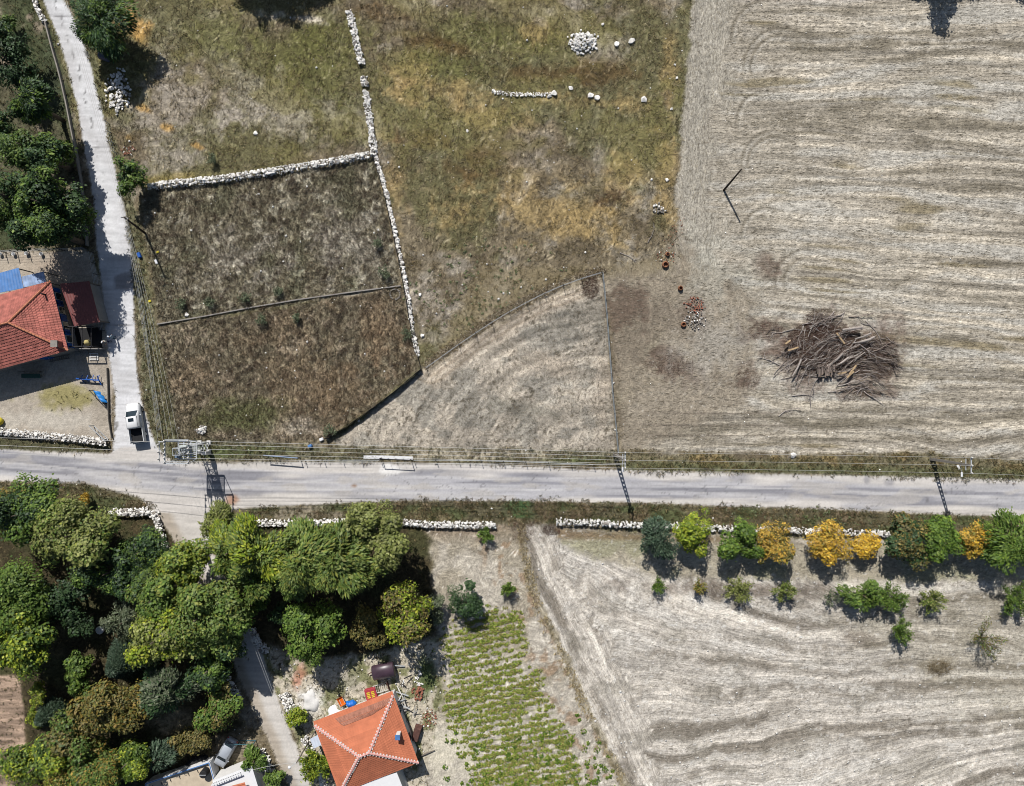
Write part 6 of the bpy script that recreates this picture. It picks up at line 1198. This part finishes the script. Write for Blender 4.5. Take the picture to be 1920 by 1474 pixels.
crumple('black_heap', 372, 1428, 1.5, 1.0, .7, BLACK, 'black plastic covered heap behind the terrace parapet', 'heap', 8)
crumple('sheet_scrap', 626, 1336, 1.0, .8, .25, WHITEP, 'white crumpled sheet beside the wheelbarrow', 'sheet', 11)
pass
o = W(752, 1312, 0); r = thing('scrap_heap', 'tangled white and grey scrap metal heap by the east corner of orange roofed house', 'scrap heap', o)
for i in range(46):
    a = random.uniform(0, 3.14); q = Vector((random.gauss(0, .7), random.gauss(-.4, 1.5), random.uniform(.1, .8))); l = random.uniform(.6, 2.0) / 2; d = Vector((math.cos(a) * l, math.sin(a) * l, random.uniform(-.3, .3))); MB().bar(q - d, q + d, random.uniform(.04, .16), .04).build('scrap_piece', random.choice([SCRAP, SCRAP, GALV, DARKM]), r)
o = W(715, 1288, 0); r = thing('bed_frame', 'white bed frame lying among boards behind the house', 'bed frame', o, .3)
for y in (-.5, .5): MB().bar((-1.0, y, .3), (1.0, y, .3), .08).build('side_rail', SCRAP, r)
for i in range(8): MB().bar((-.95 + i * .27, -.5, .3), (-.95 + i * .27, .5, .3), .05).build('slat', SCRAP, r)
MB().box((1.05, 0, .4), (.08, 1.1, .7)).build('headboard', RUST, r)
o = W(660, 1334, 0); r = thing('board_stack', 'white boards stacked along the north wall of orange roofed house', 'boards', o, .36)
for i in range(7): MB().box((random.uniform(-.3, .3), -.3 + i * .1, .05 + .05 * (i % 3)), (5.5 * random.uniform(.5, 1), .16, .04), random.uniform(-.05, .05)).build('board', SCRAP, r)
for i, (px, py, lb) in enumerate(((800, 1412, 'brown log lying on the pale soil east of orange roofed house'), (785, 1372, 'rusty sheet leaning at the east wall of orange roofed house'))):
    x, y = G2(px, py)
    if i == 0: mb = MB(); mb.tube([(-.9, -.45, .1), (0, .02, .14), (1.1, .4, .1)], [.1, .12, .07], 7); tag(mb.build('log', WOODG, None, True, loc=(x, y, 0)), lb, 'log')
    else: tag(MB().box((0, 0, .5), (1.0, 2.2, .9), -.3, .8).build('rusty_sheet', RUST, None, loc=(x - .2, y, 0), bevel=.05), lb, 'sheet')
# stone well ring
x, y = G2(741, 552); r = thing('well_ring', 'pale round stone well ring in the rusty plot', 'well', (x, y, 0))
for i in range(18): a = i / 18 * 6.283; stone_at(r, math.cos(a) * .68, math.sin(a) * .68, .1, random.uniform(.2, .34), STG)
# ------------------------------------------------------------------ brush pile
BR = [mat_plain('grey_branch', alb(170, 160, 152), .95, .25, 5, rnd=.3), mat_plain('brown_branch', alb(132, 119, 110), .95, .25, 5, rnd=.35), mat_plain('fresh_wood', alb(186, 160, 124), .9, .2, 4)]
o = W(1565, 662, 0); r = thing('brush_pile', 'big tangled pile of grey cut branches on the stubble field', 'brush pile', o)
def branch_mesh(seed, mat, twigs=5):
    g = random.Random(seed); mb = MB(); L = 1.0; pts = [Vector((-.5, 0, 0))]; d = Vector((1, 0, 0)); n = 6
    for i in range(n): d = (d + Vector((0, g.uniform(-.36, .36), g.uniform(-.14, .14)))).normalized(); pts.append(pts[-1] + d * (L / n))
    mb.tube(pts, [.022 * (1 - .75 * i / n) for i in range(n + 1)], 5)
    for i in range(twigs):
        k = g.randint(2, n - 1); a = g.choice((-1, 1)) * g.uniform(.3, .8); l = g.uniform(.15, .38); q = pts[k]; e = q + Vector((math.cos(a) * l, math.sin(a) * l, g.uniform(-.05, .12))); mb.tube([q, q.lerp(e, .5) + Vector((0, g.uniform(-.03, .03), 0)), e], [.011, .008, .003], 4)
    me = mb.mesh('branch'); me.materials.append(mat); return me
BM = [branch_mesh(i, BR[0]) for i in range(8)] + [branch_mesh(20 + i, BR[1], 7) for i in range(6)]
for i in range(290):
    q = math.sqrt(random.random()); a = random.uniform(0, 6.283); x, y = q * 7.4 * math.cos(a), q * 3.3 * math.sin(a)
    if x < -3: y -= .9
    if x > 3: y -= .7; x += .8
    if i % 14 == 0: x, y = random.gauss(-1.8, .8), random.uniform(3.6, 5.4)
    if i % 17 == 0: x, y = random.gauss(4.5, 1.6), random.uniform(-5.2, -3.8)
    l = random.uniform(1.6, 4.2); hd = random.gauss(.35 if x > -3 else .9, .42) + (math.pi if random.random() < .5 else 0)
    if x > 4: hd = random.gauss(-.45, .3)
    z = max(.06, .75 * (1 - q * q) * random.uniform(.2, 1.05)); th = random.uniform(.6, 1.5)
    link('branch', random.choice(BM), None, r, (x, y, z), (random.uniform(-.08, .08), random.uniform(-.10, .10), hd), (l, l * th * .55, l * th * .8))
for i in range(26):
    a = (i + random.random()) / 26 * 6.283; x, y = 7.6 * math.cos(a) * random.uniform(.85, 1.08), 5.0 * math.sin(a) * random.uniform(.85, 1.1); l = random.uniform(1.8, 4.2); x *= random.uniform(.8, 1.15); link('branch', random.choice(BM), None, r, (x, y, .08), (0, random.uniform(-.05, .05), (0 if math.cos(a) > 0 else math.pi) + random.gauss(0, .5)), (l, l, l))
def twigs(cx, cy, rx, ry, n, label, hgt, name='twigs', pal=((122, 90, 78), (98, 74, 66), (142, 114, 100), (76, 58, 52)), parent=None, lo=.35, hi=1.1):
    x0, y0 = G2(cx, cy); q = np.sqrt(rng.random(n)); a = rng.uniform(0, 6.283, n); X = x0 + q * rx * np.cos(a); Y = y0 + q * ry * np.sin(a); z = .04 + hgt * (1 - q * q) * rng.random(n); t = rng.normal(.4, .7, n); l = rng.uniform(lo, hi, n) / 2; w = .016
    dx, dy, dz = np.cos(t) * l, np.sin(t) * l, rng.normal(0, .12, n); px_, py_ = -np.sin(t) * w, np.cos(t) * w
    V = np.stack([np.stack([X - dx - px_, Y - dy - py_, z - dz], 1), np.stack([X + dx, Y + dy, z + dz], 1), np.stack([X - dx + px_, Y - dy + py_, z - dz + .02], 1)], 1).reshape(-1, 3)
    if parent is not None: V = V - np.array(parent.location)
    c = lin(np.array(pal))[rng.integers(0, len(pal), n)] * rng.uniform(.7, 1.3, (n, 1)); ob = link(name, np_mesh(name, V, np.arange(n * 3).reshape(-1, 3), np.repeat(c, 3, 0)), GRASS, parent); ob['kind'] = 'stuff'
    if parent is None: tag(ob, label, 'twigs')
    return ob
twigs(1545, 650, 5.2, 3.6, 4200, None, .7, parent=r); twigs(1640, 668, 3.4, 3.2, 1300, None, .5, parent=r); twigs(1540, 600, 2.2, 1.6, 500, None, .3, parent=r)
for i in range(34):   # sawn logs with pale ends facing the road
    x, y = random.uniform(-2.6, -.3) , random.uniform(-3.4, -2.4); z = .15 + .22 * random.randrange(4); k = random.uniform(.08, .14); mb = MB(); mb.tube([(x, y + .9, z), (x + random.uniform(-.1, .1), y, z)], k, 8); lg = mb.build('log', BR[1], r); mb = MB(); mb.tube([(x, y - .002, z), (x, y - .03, z)], k * .93, 8); mb.build('cut_end', BR[2], lg)
for x, y, l, a in ((.4, 1.9, 1.8, -.9), (-6.6, 1.4, .9, .6), (-5.9, .5, 1.5, .3), (2.0, -2.3, 1.6, .9), (.6, -2.7, 1.2, .2), (1.7, -2.9, 1.3, .7)): MB().bar((x - math.cos(a) * l / 2, y - math.sin(a) * l / 2, .9), (x + math.cos(a) * l / 2, y + math.sin(a) * l / 2, .75), .2, .12).build('split_wood', BR[2], r)
mb = MB(); mb.tube([(.6, 3.0, .9), (3.2, 3.35, .95)], [.16, .2], 8); mb.build('trunk_piece', BR[0], r); 
for x_, y_, l_, a_ in ((3.4, 2.2, 2.2, .35), (4.0, 1.8, 1.8, .3), (3.2, 1.5, 2.4, .2), (-.2, -.9, 2.4, .75), (.6, -1.2, 2.0, .6), (-5.4, -2.0, 2.6, 1.1)): mb = MB(); dv = Vector((math.cos(a_) * l_ / 2, math.sin(a_) * l_ / 2, .05)); c_ = Vector((x_, y_, .85)); mb.tube([c_ - dv, c_ + Vector((.05, -.06, .02)), c_ + dv], [.08, .12, .14], 8); mb.build('trunk_piece', BR[0], r)
twigs(1762, 1252, 1.6, 1.0, 420, 'straw coloured dead bush lying in the ploughed field', .4, 'dead_bush', ((176, 156, 120), (150, 132, 100), (120, 104, 78)))
twigs(1256, 685, 3.6, 1.4, 260, 'dark brown twig litter left of the brush pile', .08); twigs(1406, 706, 2.0, 1.5, 140, 'dark brown twig litter close to the brush pile', .08); twigs(1610, 738, 3.2, 1.0, 260, 'dark twig litter below the brush pile', .15); twigs(1108, 536, 1.1, 1.7, 500, 'dark maroon twig heap in the corner of the triangular plot', .5); twigs(1440, 620, 2.5, 1.2, 110, 'brown twig litter above left of the brush pile', .08); twigs(1150, 372, 2.6, 1.2, 160, 'brown twig litter in the lower pasture', .1); twigs(982, 995, 1.6, 1.6, 220, 'brown brushwood at the gap between the stone walls', .5); twigs(1035, 992, 1.2, .8, 200, 'dark brushwood at the end of the orchard stone wall', .5)
for px, py, l, hd, lb in ((1478, 770, 3.0, .5, 'loose forked branch below left of brush pile, outer'), (1505, 735, 3.2, .35, 'loose branch close below the brush pile'), (1448, 615, 2.0, .75, 'loose thin branch above left of the brush pile'), (1225, 442, 2.4, .9, 'loose pale branch at the pasture corner'), (1180, 477, 2.6, -.15, 'loose pale stick lying above the triangular plot'), (1640, 745, 3.4, -.5, 'loose branch below right of the brush pile')):
    x, y = G2(px, py); tag(link('fallen_branch', random.choice(BM), None, None, (x, y, .1), (0, 0, hd), (l, l, l)), lb, 'branch', 'loose branches around the brush pile')
# ------------------------------------------------------------------ people on the lane
def person(px, py, yaw, label, shirt, trousers, hat, lean=0.0, step=.18, arm=.25):
    b = W(px, py, 0); V = {}; E = []
    J = [('pel', (0, 0, .95), .15), ('wst', (0, .02 + lean * .25, 1.15), .14), ('chs', (0, .03 + lean * .6, 1.36), .165), ('nck', (0, .05 + lean * .8, 1.50), .06), ('hd0', (0, .07 + lean * .9, 1.60), .088), ('hd1', (0, .08 + lean, 1.70), .085)]
    for s, n in ((-1, 'l'), (1, 'r')):
        J += [(n + 'sh', (s * .19, .03 + lean * .6, 1.42), .065), (n + 'el', (s * .27, .05 + lean * .6 + arm * .3, 1.14), .048), (n + 'wr', (s * .25, .10 + lean * .6 + arm, .96 + arm * .4), .034), (n + 'hp', (s * .10, 0, .90), .10), (n + 'kn', (s * .11, .04 + s * step * .5, .50), .068), (n + 'an', (s * .11, s * step, .09), .045), (n + 'ft', (s * .12, s * step + .17, .04), .04)]
        for f in range(5): J.append((n + 'f%d' % f, (s * (.25 + (.02 if f else -.03)) + s * (-.024 + .013 * f), .12 + lean * .6 + arm + .03 * (f > 0), .96 + arm * .4 - (.10 if f else .05) - .008 * (2 - abs(f - 2))), .010))
    idx_ = {j[0]: i for i, j in enumerate(J)}; pairs = [('pel', 'wst'), ('wst', 'chs'), ('chs', 'nck'), ('nck', 'hd0'), ('hd0', 'hd1')]
    for n in 'lr': pairs += [('chs', n + 'sh'), (n + 'sh', n + 'el'), (n + 'el', n + 'wr'), ('pel', n + 'hp'), (n + 'hp', n + 'kn'), (n + 'kn', n + 'an'), (n + 'an', n + 'ft')] + [(n + 'wr', n + 'f%d' % f) for f in range(5)]
    me = bpy.data.meshes.new('person'); me.from_pydata([j[1] for j in J], [(idx_[a], idx_[b_]) for a, b_ in pairs], []); ob = link('person', me); sk = ob.modifiers.new('skin', 'SKIN')
    for i, j in enumerate(J): me.skin_vertices[0].data[i].radius = (j[2], j[2] * (.8 if j[0] in ('chs', 'wst', 'pel') else 1)); me.skin_vertices[0].data[i].use_root = (i == 0)
    sb = ob.modifiers.new('sub', 'SUBSURF'); sb.levels = 1; sb.render_levels = 1; dg = bpy.context.evaluated_depsgraph_get(); m2 = bpy.data.meshes.new_from_object(ob.evaluated_get(dg)); ob.modifiers.clear(); ob.data = m2
    co = np.empty(len(m2.vertices) * 3, np.float32); m2.vertices.foreach_get('co', co); co = co.reshape(-1, 3); c = np.ones((len(co), 4), np.float32); c[:, :3] = lin(shirt); c[co[:, 2] < .98, :3] = lin(trousers); c[co[:, 2] < .09, :3] = lin((40, 36, 34)); c[co[:, 2] > 1.5, :3] = lin((206, 160, 130)); hm = (np.abs(co[:, 0]) > .19) & (co[:, 2] < 1.1 + arm * .4) & (co[:, 2] > .7); c[hm, :3] = lin((206, 160, 130))
    at = m2.attributes.new('Col', 'FLOAT_COLOR', 'POINT'); at.data.foreach_set('color', c.ravel()); m2.polygons.foreach_set('use_smooth', np.ones(len(m2.polygons), dtype=bool)); m2.materials.append(mat_attr('clothes', .9, .08, 6)); ob.location = b; ob.rotation_euler = (0, 0, yaw); tag(ob, label, 'person', 'people on the concrete lane')
    hy, hz = .08 + lean, 1.71; mb = MB(); mb.lathe([(.105, -.02), (.108, .04), (.085, .10), (.04, .125), (.001, .13)], (0, hy, hz), 12); hh = mb.build('cap', hat, ob, True); mb = MB(); mb.box((0, hy + .14, hz + .01), (.16, .12, .02)); mb.build('brim', hat, hh)
    return ob
person(207, 640, 2.6, 'person in white cap, grey shirt and navy trousers at the lane edge', (170, 168, 160), (44, 52, 92), WHITEP, .12, .16, .3)
person(219, 634, 1.2, 'person in pale cap and teal top beside the other on the lane', (150, 170, 186), (40, 70, 84), mat_plain('pale_cap', alb(214, 220, 230), .7, .05), .05, .14, .15)
